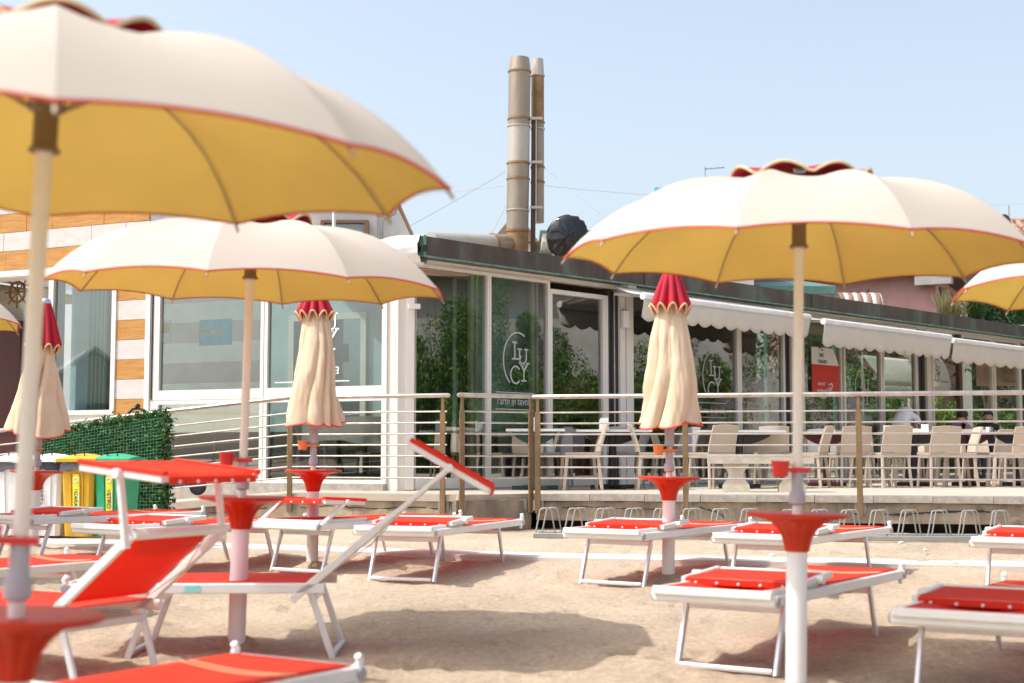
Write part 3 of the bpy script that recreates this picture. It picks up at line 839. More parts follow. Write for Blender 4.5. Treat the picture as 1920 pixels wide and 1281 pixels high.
q = M(); q.prism([xy(v - RO) for v in (FR.w(X0, -.2, 0), FR.w(XE, -.2, 0), FR.w(XE, 3.4, 0), FR.w(1.2, 3.4, 0))], ZG1 + .28 - RO.z, zr - RO.z)
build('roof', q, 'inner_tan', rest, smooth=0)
q = M(); q.prism([xy(v - RO) for v in (FL.w(-9.5, .32, 0), FL.w(-7.6, .32, 0), FL.w(-7.6, 3.6, 0), FL.w(-9.5, 3.6, 0))], ZG1 + .31 - RO.z, zr - .03 - RO.z)
build('roof', q, 'inner_tan', rest, smooth=0)
q = M(); q.prism([xy(v - RO) for v in (FL.w(-7.58, .32, 0), FL.w(-.3, .32, 0), FL.w(.2, 2.3, 0), FL.w(-7.58, 2.3, 0))], ZG1 + .33 - RO.z, ZG1 + .345 - RO.z)
build('glass_roof', q, 'pane_clear', rest, smooth=0)  # unseen glazed roof, added to let daylight onto the inner wall
# intercom, wall lamp and awning motor on the post at the end of the doors
q = M(); q.slab(lambda u, v: ((FR.x(1167, -.09) + u * (FR.x(1181, -.09) - FR.x(1167, -.09)), -.09 - .035 * math.sin(u * math.pi), FR.z(1174, 617) + v * (FR.z(1174, 586) - FR.z(1174, 617))), (0, -1, 0)), 8, 4, .05)
rpart('wall_lamp', q, 'speaker_white', FR)
q = M(); bx(q, FR.x(1172, -.15), FR.x(1187, -.15), -.22, -.06, FR.z(1180, 560), FR.z(1180, 538)); rpart('awning_motor', q, 'speaker_white', FR)
# white fabric bundled along the roof edge of the left hand front
q = M()
xa, xb = FL.x(560, -.12), FL.x(786, -.12)
def tarp(u, v):
    a = v * 2 * math.pi; x = xa + (xb - xa) * u
    r = .17 + .035 * math.sin(9 * a + u * 7) * .5 + .03 * noise.noise(Vector((u * 6, v * 7, 2))) + .03 * math.sin(u * 9)
    return (x, -.02 + r * math.cos(a) * .9, ZFA1 - .15 + .02 * math.sin(u * 6) + r * math.sin(a) * .95)
q.grid(tarp, 60, 26); q.v  # a closed roll of cloth
o = build('rolled_tarpaulin', q, 'tarp_white', loc=(FL.o.x, FL.o.y, 0), rz=FL.a, smooth=180)
tag(o, 'white rolled tarpaulin lying along the roof edge left of the fascia', 'tarpaulin')

# ---- logo and lettering on the panes
def arc(cx, cz, rx, rz, a0, a1, n=24): return [(cx + rx * math.cos(D2R(a0 + (a1 - a0) * i / n)), cz + rz * math.sin(D2R(a0 + (a1 - a0) * i / n))) for i in range(n + 1)]
def logo(parent, fr_off, x, z, h, mname, k=1.0, th=.003):
    """LU over CY inside an open oval; x, z the centre, h the height of the oval, k squeezes the width"""
    s = h
    def pt(l): return [(x + a * s * k, z + b * s) for a, b in l]
    def put(name, strokes, w):
        m = M()
        for l in strokes: m.ribbon(pt(l), w * s, th, fr_off)
        return build(name, m, mname, parent, smooth=0)
    put('logo_oval', [arc(0, 0, .36, .5, 62, 236, 40)], .026)
    put('logo_letter', [[(-.08, .32), (-.08, .02)], [(-.14, .32), (-.02, .32)], [(-.15, .02), (.06, .02)], [(.06, .02), (.07, .09)]], .03)
    put('logo_letter', [[(.04, .20), (.04, .05)] + arc(.125, .03, .085, .085, 180, 360, 12) + [(.21, .20)], [(-.01, .20), (.09, .20)], [(.16, .20), (.26, .20)]], .028)
    put('logo_letter', [arc(-.055, -.27, .125, .155, 42, 318, 24)], .032)
    put('logo_letter', [[(.06, -.05), (.15, -.20)], [(.25, -.05), (.15, -.20)], [(.15, -.20), (.15, -.37)], [(.02, -.05), (.10, -.05)], [(.21, -.05), (.29, -.05)], [(.08, -.37), (.22, -.37)]], .03)
    put('logo_heart', [[(.155, -.155), (.125, -.115), (.12, -.095), (.13, -.08), (.145, -.082), (.155, -.10), (.165, -.082), (.18, -.08), (.19, -.095), (.185, -.115), (.155, -.155)]], .012)
def logo_at(w, px, pyt, pyb, mname='decal_grey', k=1.0, off=-.002):
    x, zt = FR.hit(px, pyt); zb = FR.z(px, pyb); logo(w, off + .012, x, (zt + zb) / 2, zt - zb, mname, k)
logo_at(Rwin[1], 972, 624, 727, k=1.05)
logo_at(Rwin[3], 1338, 660, 752, k=1.0)
logo_at(Rwin[6], 1619, 688, 768, k=1.0)
RZ = (math.pi / 2, 0, 0)
for w, px, py, sz in ((Rwin[1], 966, 753, .12), (Rwin[3], 1337, 770, .12), (Rwin[6], 1618, 783, .12)):
    x, z = FR.hit(px, py)
    lettering("l'arte in tavola", sz, 'decal_grey', w, (x, .008, z), RZ, scale=(.95, 1.15, 1))
    for dz in (.115, -.105):
        m = M(); m.ribbon([(x - .36, z + dz), (x + .36, z + dz)], .012, .003, .01); build('logo_line', m, 'decal_grey', w, smooth=0)
# dark green and brown stickers behind the first logo
x0, z1 = FR.hit(956, 684, .06); x1, z0 = FR.hit(990, 732, .06)
m = M(); bx(m, x0, x1, .055, .06, z0, z1); rpart('sticker', m, 'decal_green', FR, Rwin[1])
# a banner's reflection modelled as a mirrored red and white sheet on the glass
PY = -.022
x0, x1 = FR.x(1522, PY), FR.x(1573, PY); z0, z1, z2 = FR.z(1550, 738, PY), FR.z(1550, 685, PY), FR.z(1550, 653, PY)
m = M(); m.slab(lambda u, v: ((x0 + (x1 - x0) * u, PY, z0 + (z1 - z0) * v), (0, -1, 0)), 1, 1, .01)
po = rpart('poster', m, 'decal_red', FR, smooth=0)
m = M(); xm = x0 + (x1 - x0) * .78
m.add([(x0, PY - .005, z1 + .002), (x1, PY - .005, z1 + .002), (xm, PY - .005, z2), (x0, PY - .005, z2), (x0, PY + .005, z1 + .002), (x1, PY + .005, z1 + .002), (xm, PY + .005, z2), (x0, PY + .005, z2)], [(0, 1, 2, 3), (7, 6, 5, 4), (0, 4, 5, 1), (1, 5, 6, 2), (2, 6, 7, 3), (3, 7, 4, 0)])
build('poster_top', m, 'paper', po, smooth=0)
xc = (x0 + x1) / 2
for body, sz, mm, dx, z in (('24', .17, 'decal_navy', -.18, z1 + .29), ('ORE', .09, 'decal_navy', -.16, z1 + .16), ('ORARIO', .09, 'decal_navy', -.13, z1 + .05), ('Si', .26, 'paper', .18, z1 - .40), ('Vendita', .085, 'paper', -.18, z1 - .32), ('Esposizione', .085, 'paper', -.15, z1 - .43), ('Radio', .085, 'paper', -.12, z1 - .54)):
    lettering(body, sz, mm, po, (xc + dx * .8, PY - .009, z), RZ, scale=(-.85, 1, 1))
# left panes: map picture and notice, white letters
x0, z1 = FL.hit(372, 600); x1, z0 = FL.hit(432, 646)
m = M(); bx(m, x0, x1, .022, .03, z0, z1); mp_ = rpart('map_picture', m, 'map_sea', FL, upL)
m = M(); 
xx = lambda t: x0 + (x1 - x0) * t
zz_ = lambda t: z0 + (z1 - z0) * t
poly_ = [(0.02, .35), (.1, .30), (.25, .42), (.4, .3), (.62, .35), (.75, .45), (.7, .6), (.55, .68), (.42, .62), (.3, .72), (.15, .74), (.05, .85), (.02, .8)]
m.add([(xx(a), .0205, zz_(b)) for a, b in poly_], [tuple(range(len(poly_)))]); build('map_land', m, 'map_land', mp_, smooth=0)
x0, z1 = FL.hit(303, 600); x1, z0 = FL.hit(317, 641)
m = M(); bx(m, x0, x1, .022, .03, z0, z1); nt_ = rpart('notice', m, 'paper', FL, upL)
m = M(); bx(m, x0 + .01, x1 - .02, .017, .02, z0 + (z1 - z0) * .42, z0 + (z1 - z0) * .86); rpart('notice_print', m, 'paper_yellow', FL, nt_)
x, z = FL.hit(628, 692); lettering("in tavola", .2, 'decal_white', upR, (x - .28, .005, z), RZ, shear=.2)
m = M(); m.ribbon([(x - .9, z - .15), (x + .21, z - .15)], .014, .003, .008); build('logo_line', m, 'decal_white', upR, smooth=0)
x, z = FL.hit(607, 612); logo(upR, .008, x, z, .78, 'decal_white', 1.0)

# ================================================================ awnings
def awning(label, pa, pb, off, pyL, pyR, drop, nsc, parent_y=-.10):
    xa, xb = FR.x(pa, off), FR.x(pb, off)
    zb = (FR.z(pa, pyL, off) + FR.z(pb, pyR, off)) / 2
    t = thing('awning', label, 'awning', FR.w((xa + xb) / 2, 0, zb), FR.a, 'awnings below the fascia')
    w = (xb - xa) / 2
    m = M(); m.slab(lambda u, v: ((-w + 2 * w * u, off + (FO + .05 - off) * v, .02 + .16 * v - .03 * math.sin(v * 3.14)), (0, -.2, 1)), 12, 4, .006)
    build('cloth', m, 'awning_cloth', t, smooth=180)
    m = M(); m.tube([(-w, off, 0), (w, off, 0)], .05, 12); build('front_bar', m, 'awning_bar', t)
    m = M(); L = 2 * w
    def val(u, v):
        sc = .055 * abs(math.sin(u * nsc * math.pi))
        z = -.04 - (drop - .055 + sc) * (1 - v)
        return (-w + L * u, off - .03 + .012 * math.sin(u * 40) * (1 - v) + .05 * (1 - v) , z), (0, -1, 0)
    m.slab(val, nsc * 8, 4, .004); build('valance', m, 'awning_cloth', t, smooth=180)
    for s in (-1, 1):
        m = M(); m.beam((s * (w - .1), FO + .1, .08), (s * (w - .1), off, 0), .03, .04); build('arm', m, 'awning_bar', t)
    return t
awning('cream scalloped awning behind the right hand closed umbrella', 1206, 1519, -.75, 553, 597, .30, 13)
awning('middle cream awning right of the front umbrella pole', 1545, 1783, -.95, 598, 637, .36, 13)
awning('cream awning at the far right end below the fascia', 1787, 2010, -.95, 636, 668, .36, 12)
# ================================================================ beach umbrellas
NG = 10
def canopy_z(q, H): return H * (1 - abs(q) ** 3.9)
def make_open(label, group, cup, loc, lean=(0, 0), spin=0.0, R=1.1, zr=1.95, ztray=0.78, H=.355, tilt=0.0):
    t = thing('beach_umbrella', label, 'umbrella', loc, 0, group)
    def surf(a0, u, v, off=0.0):
        """u across the gore -1..1, v from hub 0 to rim 1"""
        q = .05 + .95 * v
        h = math.pi / NG
        a = a0 + u * h
        s = math.cos(h) / math.cos(u * h)
        s = 1 + (s - 1) * min(1, q * 1.1) * .88
        e = 1 - u * u
        r = R * q * s * (1 - .012 * e * q ** 3)
        z = canopy_z(q, H) + (.026 * e * q ** 5) - .036 * e * math.sin(q ** 1.3 * 3.14)
        return Vector((r * math.cos(a), r * math.sin(a), zr + z + off))
    T = Matrix.Rotation(lean[0], 4, 'Y') @ Matrix.Rotation(lean[1], 4, 'X')
    def sw(m):                       # lean of the whole pole and shade
        m.v = [tuple(T @ Vector(v)) for v in m.v]; return m
    T0 = T; hub = Matrix.Translation((0, 0, zr + H))
    T = T0 @ hub @ Matrix.Rotation(tilt, 4, 'X') @ hub.inverted()
    for g in range(NG):
        a0 = spin + 2 * math.pi * (g + .5) / NG
        m = M(); nu, nv = 8, 14
        m.grid(lambda u, v: surf(a0, 2 * u - 1, v), nu, nv, 0)
        m.grid(lambda u, v: surf(a0, (2 * u - 1), v * .997, -.007), nu, nv, 1, flip=True)
        # red binding along the rim: a small folded lip joining both cloths
        w = nu + 1; vs = []; fs = []
        for i in range(w):
            p = surf(a0, 2 * i / nu - 1, 1); d = Vector((p.x, p.y, 0)).normalized()
            for dr, dz in ((-.005, .002), (.002, .002), (.0035, -.003), (.0015, -.007), (-.005, -.006)):
                vs.append(p + d * dr + Vector((0, 0, dz)))
        for i in range(nu):
            for k in range(4): fs.append((i * 5 + k, (i + 1) * 5 + k, (i + 1) * 5 + k + 1, i * 5 + k + 1))
        m.add(vs, fs, 2)
        build('canopy_panel', sw(m), ['canopy_cream', 'canopy_yellow', 'trim_red'], t, smooth=70)
        # rib under the seam
        ar = spin + 2 * math.pi * g / NG; m = M()
        path = [surf(ar, 0, v, 0) for v in (0.0,)]
        path = []
        for v in [i / 9 for i in range(10)]:
            q = .05 + .95 * v; r = R * q
            path.append(Vector((r * math.cos(ar), r * math.sin(ar), zr + canopy_z(q, H) - .016)))
        path.append(path[-1] + (path[-1] - path[-2]).normalized() * .015 + Vector((0, 0, -.004)))
        m.tube(path, [.0038] * 9 + [.005, .005], 6)
        rb = build('rib', sw(m), 'rib_grey', t)
        m = M(); q = .3; r = R * q
        m.tube([(.03 * math.cos(ar), .03 * math.sin(ar), zr + .17), (r * math.cos(ar), r * math.sin(ar), zr + canopy_z(q, H) - .02)], .004, 5)
        build('strut', sw(m), 'rib_grey', rb)
    # red vent cap with a waved tan edge
    NC = 8
    def cap(u, v):
        a = spin + .3 + 2 * math.pi * u; q = .03 + .30 * v
        wv = abs(math.sin(a * NC / 2 - spin)) 
        z = H + .075 * (1 - v ** 1.5) + v ** 2 * (.004 + .052 * wv) - (H - canopy_z(q / R * 1.1, H)) * .6
        return Vector((q * math.cos(a), q * math.sin(a), zr + z))
    m = M(); m.grid(lambda u, v: cap(u, v), 96, 6, 0); m.grid(lambda u, v: cap(u, v * .995) - Vector((0, 0, .004)), 96, 6, 0, flip=True)
    c = build('vent_cap', sw(m), 'cap_red', t, smooth=180)
    m = M(); m.tube([cap(i / 96, 1) for i in range(96)], .007, 5, closed=True); build('cap_piping', sw(m), 'piping_tan', c)
    m = M(); m.lathe([(.03, zr + H + .06), (.035, zr + H + .075), (.028, zr + H + .09), (.012, zr + H + .098), (.001, zr + H + .10)], 14); build('finial', sw(m), 'finial_metal', t)
    T = T0
    m = M(); m.lathe([(.042, zr + .055), (.046, zr + .06), (.034, zr + .075), (.034, zr + .165), (.052, zr + .175), (.052, zr + .195)], 16); build('runner', sw(m), 'collar_brown', t)
    pole_parts(t, sw, zr + H + .02, ztray, cup)
    return t
def pole_parts(t, sw, ztop, ztray, cup, tiltside=1, flip=1):
    m = M(); m.lathe([(.023, ztray - .05), (.023, ztop)], 14); build('pole', sw(m), 'pole_white', t)
    m = M(); m.lathe([(.048, -.15), (.048, ztray - .15), (.044, ztray - .12)], 20); build('base_tube', sw(m), 'tube_white', t)
    prof = [(.050, -.17), (.056, -.165), (.060, -.145), (.063, -.13), (.072, -.10), (.090, -.07), (.120, -.040), (.165, -.020), (.222, -.012), (.232, -.006), (.232, .004), (.225, .008), (.06, -.004), (.03, -.002)]
    m = M(); m.lathe([(r, z + ztray) for r, z in prof], 72, rad=lambda a, k: 1 - (.07 * (0.5 + 0.5 * math.cos(a * 12)) if 2 <= k <= 7 else 0))
    build('tray', sw(m), 'tray_red', t, smooth=50)
    m = M(); m.lathe([(.030, ztray + .045), (.038, ztray + .05), (.038, ztray + .10), (.028, ztray + .11), (.027, ztray + .20)], 14); build('collar', sw(m), 'plastic_grey', t)
    zc = ztray + .17
    m = M(); m.lathe([(.026, zc), (.034, zc + .005), (.040, zc + .06), (.043, zc + .065), (.043, zc + .075), (.036, zc + .07), (.03, zc + .015), (.001, zc + .012)], 16, c=(-.085 * flip, -.03, 0))
    m.beam((-.06 * flip, -.02, zc + .035), (.05 * flip, .0, zc + .035), .06, .02)
    build('cup_holder', sw(m), cup, t)
def make_closed(label, group, loc, zh, zs, ztip, cup, spin, rs=.15, rh=.26, ztray=.76, lean=(0, 0), wob=0, flip=1):
    t = thing('closed_umbrella', label, 'umbrella', loc, 0, group)
    T = Matrix.Rotation(lean[0], 4, 'Y') @ Matrix.Rotation(lean[1], 4, 'X')
    def sw(m): m.v = [tuple(T @ Vector(v)) for v in m.v]; return m
    NP = 8
    def pleat(a, f):               # sharp fold profile between ribs
        x = (a * NP / (2 * math.pi)) % 1.0
        return abs(math.sin(math.pi * x)) ** .62
    def cloth(u, v):
        a = 2 * math.pi * u + spin
        aw = a + .30 * math.sin(2 * a + wob) + .16 * math.sin(3 * a - 2 * wob) + .55 * (v - .3) + .12 * math.sin(v * 7 + wob)
        z = zs + .10 - (zs + .10 - zh) * v
        r = .075 + (rs - .075) * min(1, v * 3.2) if v < .31 else rs + (rh - rs) * ((v - .31) / .69) ** 1.15
        dep = .36 * min(1, v * 2.5) * (1 + .45 * math.sin(2 * a + wob) + .35 * math.sin(5 * a - wob)) * (1 - .35 * v)
        k = 1 - dep * (1 - pleat(aw, v)) + .06 * math.sin(2 * a + 5 * v + wob) + .10 * noise.noise(Vector((math.cos(a) * 2, math.sin(a) * 2, v * 3.5 + wob))) + .035 * noise.noise(Vector((math.cos(a) * 6, math.sin(a) * 6, v * 9 + wob)))
        k *= 1 + .07 * math.sin(a + wob)
        hem = (.03 * (1 - pleat(aw, v)) - .02 * math.sin(a * 2 + wob) + .035 * math.sin(a + .3 * math.sin(wob))) * max(0, v - .7) / .3
        return Vector((r * k * math.cos(a), r * k * math.sin(a), z + hem))
    m = M(); m.grid(cloth, 200, 44, 0, flip=True)
    c = build('folded_canopy', sw(m), 'cloth_beige', t, smooth=180)
    m = M(); m.grid(lambda u, v: cloth(u, .80 + .198 * v) * 1.0 - Vector((math.cos(2 * math.pi * u + spin), math.sin(2 * math.pi * u + spin), 0)) * .012, 200, 6, 0)
    build('lining', sw(m), 'canopy_yellow', c, smooth=180)
    m = M(); m.tube([cloth(i / 200, 1) for i in range(200)], .0075, 5, closed=True); build('hem_binding', sw(m), 'trim_red', c)
    def cap(u, v):
        a = 2 * math.pi * u + spin; s = abs(math.sin(a * 5)) ** .8
        z = ztip - .04 - (ztip - .04 - zs) * v - (.085 * (1 - s) - .025) * v ** 3
        r = .045 + (rs + .012 - .045) * v ** .85
        return Vector((r * (1 - .28 * (1 - s) * min(1, v * 2)) * math.cos(a) * 1.04, r * (1 - .28 * (1 - s) * min(1, v * 2)) * math.sin(a) * 1.04, z))
    m = M(); m.grid(cap, 160, 14, 0, flip=True); k = build('vent_cap', sw(m), 'cap_red', t, smooth=180)
    m = M(); m.tube([cap(i / 160, 1) for i in range(160)], .0085, 5, closed=True); build('cap_piping', sw(m), 'piping_tan', k)
    m = M(); m.lathe([(.05, ztip - .05), (.052, ztip - .035), (.04, ztip - .008), (.02, ztip + .004), (.001, ztip + .006)], 14); build('finial', sw(m), 'finial_metal', t)
    m = M(); m.lathe([(.05, zh - .03), (.054, zh - .02), (.036, zh - .05 + .01), (.036, zh - .16), (.05, zh - .165)][::-1], 14); build('runner', sw(m), 'plastic_grey', t)
    pole_parts(t, sw, ztip - .05, ztray, cup, flip=flip)
    return t
def gpos(px, d):
    p = pd(px, d); return (p.x, p.y, gz(p.y))
GU, GC = 'open cream beach umbrellas', 'closed beach umbrellas'
u1 = make_open('largest open cream umbrella, nearest the camera and cut by the left edge', GU, 'cup_red', gpos(25, 3.9), lean=(D2R(1.9), 0), spin=D2R(1.3), zr=1.95, R=1.13, tilt=D2R(2.6), ztray=.73)
u2 = make_open('open cream umbrella in the left middle with the striped wall and the windows behind it', GU, 'cup_red', gpos(450, 7.8), lean=(D2R(1.3), 0), spin=D2R(18), zr=1.945, tilt=D2R(2.0), ztray=.80)
u3 = make_open('open cream umbrella at right in front of the awnings and pink house', GU, 'cup_red', gpos(1484, 6.6), lean=(D2R(1.3), D2R(0)), spin=D2R(-6), zr=1.985, tilt=D2R(1.1), ztray=.80)
u4 = make_open('open cream umbrella cut by the right edge, partly behind the right hand one', GU, 'cup_orange', gpos(2147, 8.2), lean=(D2R(1), 0), spin=D2R(7))
u5 = make_open('small open cream umbrella cut by the left edge before the dark doorway', GU, 'cup_orange', gpos(-232, 11.2), lean=(0, 0), spin=D2R(3))
u6 = make_open('open cream umbrella beyond the left edge, mirrored in the lower left window', GU, 'cup_red', (-19.0, 10.5, gz(10.5)), spin=D2R(9))
make_closed('closed umbrella right of the sliding doors, its tip hidden by the open canopy', GC, gpos(1250, 10.75), 1.16, 2.04, 2.38, 'cup_orange', .5, rs=.145, rh=.26, ztray=.76, lean=(D2R(1.0), 0), wob=.4)
make_closed('closed umbrella in front of the white column and level railing', GC, gpos(589, 11.7), 1.15, 2.05, 2.33, 'cup_orange', 1.1, rs=.145, rh=.25, ztray=.77, wob=2.1)
make_closed('closed umbrella at left before the doorway and green hedge panel, silver tip showing', GC, gpos(68, 12.9), 1.06, 1.83, 2.28, 'cup_orange', 2.0, rs=.145, rh=.28, ztray=.71, lean=(D2R(1.6), 0), wob=3.6)

# ================================================================ sun loungers
SH = .345                           # height of the lying surface
def make_lounger(label, loc, rz, back=0.0, shade='flat', sling='sling_red', bl=.66, arm=.40, shade_tilt=0.0, tilt=0.0, sd=.48, group='red sun loungers'):
    t = thing('sun_lounger', label, 'sun lounger', loc, rz, group)
    if tilt: t.rotation_euler = (0, tilt, rz)
    W, xh, xf, xe = .31, .32, -.95, .95
    fw = 'frame_white'
    flat = back == 0.0
    xr = xe if flat else xh + .06
    for s in (-1, 1):
        m = M(); m.beam((xf, s * W, SH), (xr, s * W, SH), .028, .052); r = build('side_rail', m, fw, t)
        if s == -1:
            m = M(); m.box((-.30, s * W - .0155, SH), (.08, .003, .034)); build('sticker', m, 'sticker_cyan', r)
            for i in range(3):
                m = M(); m.box((.42 if flat else .12, s * W - .0152, SH + .0) if False else ((.62 if flat else -.72) + i * .022, s * W - .0155, SH), (.012, .002, .02)); build('number_mark', m, 'ink_black', r)
        m = M(); m.tube([(xf + .03, s * W, SH - .05), (xf + .01, s * W, SH + .0), (xf - .01, s * W, SH + .045), (xf + .005, s * W, SH + .065)], [.012, .016, .017, .014], 10)
        build('end_foot', m, 'tube_white', t)
    for x in ([xf, xe] if flat else [xf]):
        m = M(); m.beam((x, -W - .012, SH), (x, W + .012, SH), .05, .055, ch=.25); b = build('end_bar', m, fw, t)
        for s in (-1, 1):
            m = M(); m.tube([(x, s * (W + .010), SH), (x, s * (W + .022), SH)], .024, 12); build('end_cap', m, 'cap_grey', b)
    def strip(x0, x1, z0, z1, sag, nm, th=.004):
        m = M(); m.slab(lambda u, v: ((x0 + (x1 - x0) * u, -W + .012 + (2 * W - .024) * v, z0 + (z1 - z0) * u - sag * math.sin(math.pi * v) * math.sin(math.pi * min(1, max(0, u)))), (0, 0, 1)), 14, 8, th)
        return build(nm, m, sling, t, smooth=180)
    ss_ = strip(xf + .02, xh + .02, SH + .030, SH + .030, .022, 'seat_sling')
    for x_ in (xf + .26, xf + .30):
        m = M(); m.tube([(x_ + .05 * y_, -W + .02 + (2 * W - .04) * y_, SH + .0335 - .022 * math.sin(math.pi * y_) * math.sin(math.pi * (x_ + .05 * y_ - xf) / (xh - xf))) for y_ in [i / 8 for i in range(9)]], .0022, 4); build('seam', m, 'piping_tan', ss_)
    # pillow-like rise at the foot end of the cloth
    # legs: two U frames
    for x, dx in ((-.52, -.12), (.70, .13)) if flat else ((-.52, -.12), (.30, .12)):
        m = M(); w = W - .05
        path = [(x, -w, SH - .02), (x + dx, -w, -.005), (x + dx, w, -.005), (x, w, SH - .02)]
        pts = []
        for s in (-1, 1):
            m2 = M(); m2.beam((x, s * w, SH - .02), (x + dx, s * w, -.02), .022, .034, up=(1, 0, 0)); build('leg', m2, 'alloy', t)
        m.beam((x + dx, -w + .015, 0.0), (x + dx, w - .015, 0.0), .032, .024); build('ground_bar', m, 'alloy', t)
        m = M(); m.beam((x + .01, -w, SH - .06), (x + .01, w, SH - .06), .022, .035); build('cross_bar', m, 'alloy', t)
    ca, sa = math.cos(back), math.sin(back)
    def bp(l, y, o=0.0):            # point on the backrest, l from the hinge
        return Vector((xh + l * ca - o * sa, y, SH + .03 + l * sa + o * ca))
    for s in (-1, 1):
        m = M(); m.beam(bp(-.14 if not flat else 0, s * (W - .0 if not flat else W - .035)), bp(bl, s * (W if not flat else W - .035)), .028, .042, up=(-sa, 0, ca)); build('backrest_rail', m, fw, t)
    m = M(); m.beam(bp(bl, -W), bp(bl, W), .034, .04, up=(-sa, 0, ca)); build('backrest_bar', m, fw, t)
    m = M(); m.slab(lambda u, v: (bp(.02 + (bl - .04) * u, -W + .04 + (2 * W - .08) * v, .018 - .03 * math.sin(math.pi * v) * math.sin(math.pi * u)), (-sa, 0, ca)), 10, 8, .004)
    build('backrest_sling', m, sling, t, smooth=180)
    if not flat:
        m = M(); m.tube([bp(.05, W - .1, -.02), bp(.3, W - .06, -.04), bp(.6, W - .14, -.01)], .003, 5); build('cord', m, 'rope', t)
    # sunshade
    if shade == 'flat':
        piv = Vector((xh - .09, 0, SH + .055)); c = Vector((xh + .11, 0, SH + .068)); sd = .42; sdir_ = Vector((math.cos(-.06), 0, math.sin(-.06)))
        adir = (c - piv).normalized(); al = (c - piv).length
    else:
        aa = shade[0]; st = shade[1]
        piv = bp(bl - .03, 0, .0); adir = Vector((math.cos(aa), 0, math.sin(aa))); al = arm; c = piv + adir * al; sdir_ = Vector((math.cos(st), 0, math.sin(st)))
    up_ = Vector((-sdir_.z, 0, sdir_.x))
    Wf = W + .015
    for s in (-1, 1):
        m = M(); y = s * (Wf + .0); off = Vector((0, y, 0))
        if shade != 'flat':
            m.beam(piv + Vector((0, s * (W + .016), 0)) - adir * .04, c + Vector((0, s * (W + .016), 0)), .024, .036, up=(0, 1, 0)); build('shade_arm', m, fw, t)
            m = M()
        m.beam(c - sdir_ * sd / 2 + off * .97, c + sdir_ * sd / 2 + off * .97, .026, .034, up=up_); build('shade_rail', m, fw, t)
        m = M(); m.tube([c + off + up_ * .0 - Vector((0, s * .01, 0)), c + off + Vector((0, s * .035, 0))], .022, 10); build('pivot_knob', m, 'tube_white', t)
    for k in (-1, 1):
        m = M(); e = c + sdir_ * (k * sd / 2); m.beam(e + Vector((0, -Wf + .03, 0)), e + Vector((0, Wf - .03, 0)), .026, .026, up=up_); build('shade_bar', m, fw, t)
    m = M()
    def sc(u, v):
        p = c + sdir_ * ((-sd / 2 + .012 + u * (sd + .006)) if shade == 'flat' else (-sd / 2 - .012 + u * (sd + .03))) + Vector((0, -Wf + .03 + (2 * Wf - .06) * v, 0)) + up_ * (((.004 + .018 * u ** 2) if shade == 'flat' else .026) - .020 * math.sin(math.pi * v) * math.sin(math.pi * u))
        if u > .999: p -= up_ * .022
        return p, up_
    m.slab(sc, 14, 8, .004); cl = build('shade_cloth', m, sling, t, smooth=60)
    if shade != 'flat':
        for s in (-1, 1):
            m = M(); o2 = Vector((0, s * Wf * .985, 0)) + up_ * .027
            m.beam(c - sdir_ * (sd / 2 + .01) + o2, c + sdir_ * (sd / 2 + .015) + o2, .03, .022, up=up_); build('side_hem', m, sling, cl)
    m = M()
    e = c + sdir_ * (sd / 2 + .018) - up_ * .002
    m.beam(e + Vector((0, -Wf + .03, 0)), e + Vector((0, Wf - .03, 0)), .012, .034, up=up_); hb_ = build('shade_hem', m, sling, t)
    for i in range(5):
        m = M(); m.ball(e + sdir_ * .008 + Vector((0, -Wf + .09 + i * (2 * Wf - .18) / 4, 0)) - up_ * .006, .0085, 8, 5); build('rivet', m, 'rivet', hb_)
    return t
YAW = D2R(-123)
hd = Vector((math.cos(YAW), math.sin(YAW), 0))
def head_at(px, d, yaw=YAW):        # ground position of the centre when the head end bar's middle is seen at px, d
    p = pd(px, d); h = Vector((math.cos(yaw), math.sin(yaw), 0)); c = p - h * .95
    return (c.x, c.y, gz(c.y) - .004)
GLT = 0.03
la = make_lounger('flat red lounger at right in front, its feet behind the near tray pole', head_at(1335, 6.95), YAW)
dup(la, 'dark red lounger in the lower right corner, cut by the frame', head_at(1800, 6.2))
lb = [o for o in col.objects if o.get('label', '').startswith('dark red lounger in the lower')][0]
dup(la, 'flat red lounger at the closed umbrella right of the centre', head_at(1130, 10.3))
dup(la, 'flat red lounger behind the large tray pole at right', head_at(1415, 9.9))
dup(la, 'red lounger at the right edge in front of the path, cut by the frame', head_at(1905, 9.6))
dup(la, 'flat red lounger in the middle before the stained corner of the terrace', head_at(742, 10.5, D2R(-110)), D2R(-110))
dup(la, 'flat red lounger behind the left closed umbrella, before the white bin', head_at(15, 11.6))
dup(la, 'flat red lounger in front of the yellow and green bins', head_at(200, 10.7))
dup(la, 'red lounger at the left edge behind the raised recliner', (-3.15, 8.35, gz(8.35)))
lj = dup(la, 'near red lounger along the bottom edge, only its foot end showing', (-1.34, 4.66, gz(4.62)), YAW)
lg = make_lounger('red lounger with its sunshade propped up behind the left closed umbrella before the warm wall', head_at(540, 11.1), YAW, shade=(D2R(150), D2R(3)), bl=.60, arm=.30)
p = pd(610, 7.75)
make_lounger('recliner seen side on with raised backrest and tilted red sunshade left of the centre', (p.x - .34, p.y, gz(p.y)), D2R(1), back=D2R(40), shade=(D2R(40), D2R(-30)), bl=.52, arm=.43)
p = pd(212, 6.72)
make_lounger('recliner at front left seen from behind, red sunshade held level above it', (p.x - .34 * .88, p.y + .34 * .48, gz(p.y)), D2R(-28), back=D2R(38), shade=(D2R(98), D2R(-6)), bl=.56, arm=.29)

